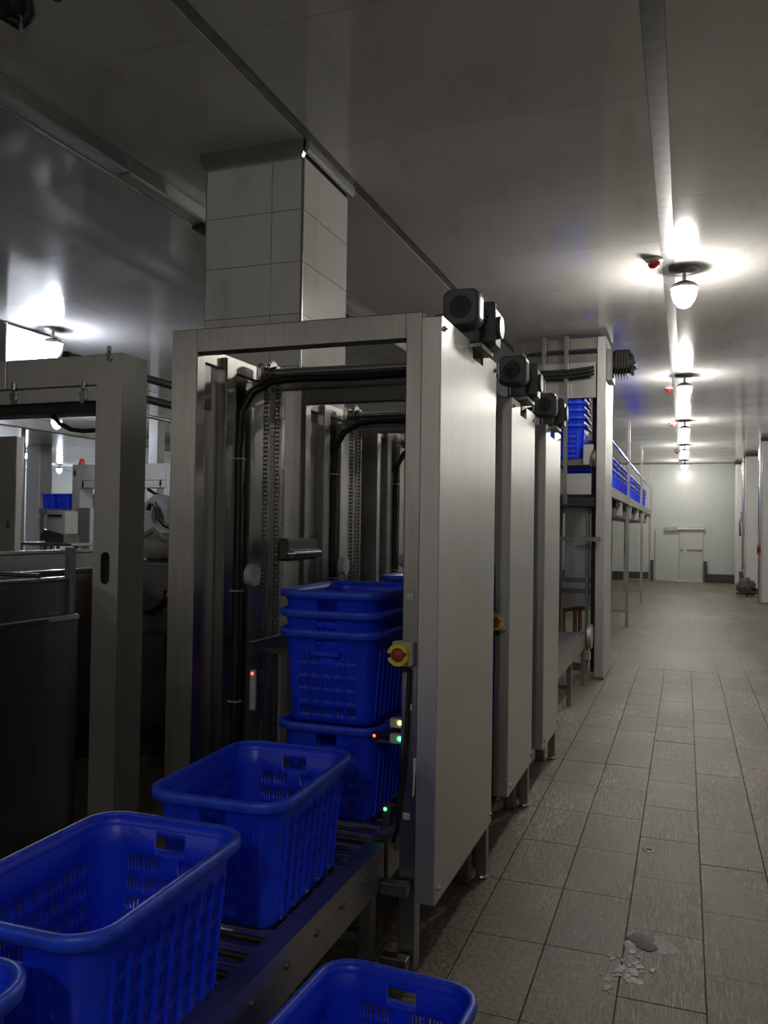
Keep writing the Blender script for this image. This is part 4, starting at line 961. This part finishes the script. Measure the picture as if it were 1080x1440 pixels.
# raised crate row deep in the hall
q0, q1 = on(1, 54, 714, 17.0), on(1, 101, 714, 17.0)
rk = thing('hall_crate_rack', 'dark raised rack deep in the hall carrying a row of blue crates', 'rack', ((q0[0]+q1[0])/2, 17, 0))
MB().box(q0[0], q1[0]+0.6, 17.0, 17.7, q0[2]-0.16, q0[2]-0.02, 0.01).build('rack_bed', 'dark_steel', rk)
for xx in (q0[0]+0.05, q1[0]+0.5): 
    for yy in (17.02, 17.62): MB().box(xx, xx+0.06, yy, yy+0.06, 0, q0[2]-0.16).build('leg', 'dark_steel', rk)
xx = q0[0]+0.24; RN = ['at the end by the white column', 'second from the white column', 'third from the white column', 'fourth from the white column', 'fifth from the white column']
while xx < q1[0]+0.4:
    crate(xx, 17.34, q0[2]-0.02, 'blue crate on the raised hall rack, %s' % RN.pop(0), 'crates on the hall rack'); xx += 0.46
# pipes under the hall ceiling between gantry and machine
for i, (xp, zp_) in enumerate(((-5.6, 3.25), (-5.6, 3.02), (-5.9, 2.9))):
    pr = 0.045 if i < 2 else 0.022
    r = thing('hall_service_pipe', ('upper black service pipe under the hall ceiling', 'lower black service pipe under the hall ceiling', 'thin pale service pipe below the black ones')[i], 'pipe', (xp, 6.4, zp_))
    MB().cyl((xp, 6.4, zp_), (xp, 16.0, zp_), pr, 10).build('pipe_run', 'black_iron' if i < 2 else 'duct_steel', r)
    for yy in (9.6, 12.6, 15.6):
        xo_ = xp-pr-0.006-0.02*i
        MB().box(xo_, xo_+0.008, yy, yy+0.02, zp_-0.02, ZC).box(xo_, xp, yy, yy+0.02, zp_-pr-0.008, zp_-pr).build('hanger_rod', 'dark_steel', r)
q = on(2, 0, 592, 3.7)
tag(MB().box(q[0]-0.06, q[0]+0.06, q[1]-6, q[1]+13, 3.62, ZC-0.001, 0.02).build('hall_duct', 'duct_steel', origin=(q[0], q[1], ZC)), 'shiny steel duct under the hall ceiling beside a cool lamp', 'duct')

# ------------------------------------------------------------------ small things on the floor
def blob(cx, cy, rx, ry, seed, z0, z1, n=36, rot=0.0):
    rnd = random.Random(seed); ph = [rnd.uniform(0, 6.28) for _ in range(5)]
    P = []
    for k in range(n):
        a = 2*math.pi*k/n; f = 1+0.18*math.sin(2*a+ph[0])+0.14*math.sin(3*a+ph[1])+0.10*math.sin(5*a+ph[2])+0.06*math.sin(9*a+ph[3])
        u, v = rx*f*math.cos(a), ry*f*math.sin(a)
        P.append((cx+u*math.cos(rot)-v*math.sin(rot), cy+u*math.sin(rot)+v*math.cos(rot)))
    m_ = MB(); V = [(x, y, z0) for x, y in P]+[(cx+(x-cx)*0.93, cy+(y-cy)*0.93, z1) for x, y in P]
    m_.add(V, [tuple(range(n-1, -1, -1)), tuple(range(n, 2*n))] + [(i, (i+1) % n, n+(i+1) % n, n+i) for i in range(n)]); return m_
q = on(2, 912, 1326, 0)
pd = thing('puddle', 'small wet puddle with a bright foamy edge on the floor tiles', 'puddle', (q[0], q[1], 0))
blob(q[0]+0.015, q[1]-0.01, 0.085, 0.085, 3, 0.0, 0.002).build('foamy_edge', 'wet_rim', pd)
blob(q[0]-0.022, q[1]+0.005, 0.062, 0.07, 5, 0.001, 0.0035).build('water_film', 'water', pd)
q = on(2, 884, 1372, 0)
rnd = random.Random(4); sp_ = MB()
for k in range(46):
    u, v = rnd.gauss(0, 0.5), rnd.gauss(0, 0.5); rr = rnd.uniform(0.004, 0.015)
    bl_ = blob(q[0]-0.01+u*0.075+v*0.03, q[1]+0.02+v*0.13, rr*1.2, rr*1.6, 100+k, -0.001, 0.0006+0.00006*k, n=12); sp_.add(bl_.v, bl_.f)
tag(sp_.build('dried_spill', 'spill_stain', origin=(q[0], q[1], 0)), 'pale dried splashes on the floor next to the puddle', 'spill', kind='stuff')
q = on(2, 913, 1196, 0)
dr_ = thing('floor_hole', 'small round drain hole with a pale chipped rim in a floor tile', 'drain', (q[0], q[1], 0))
MB().lathe([(0.016, 0.0), (0.018, 0.004), (0.026, 0.003), (0.034, 0.0)], (q[0], q[1], 0), 16).build('chipped_rim', 'spill_stain', dr_)
MB().lathe([(0, 0.001), (0.017, 0.001), (0.017, 0.0)], (q[0], q[1], 0), 16).build('drain_plug', 'black_iron', dr_)
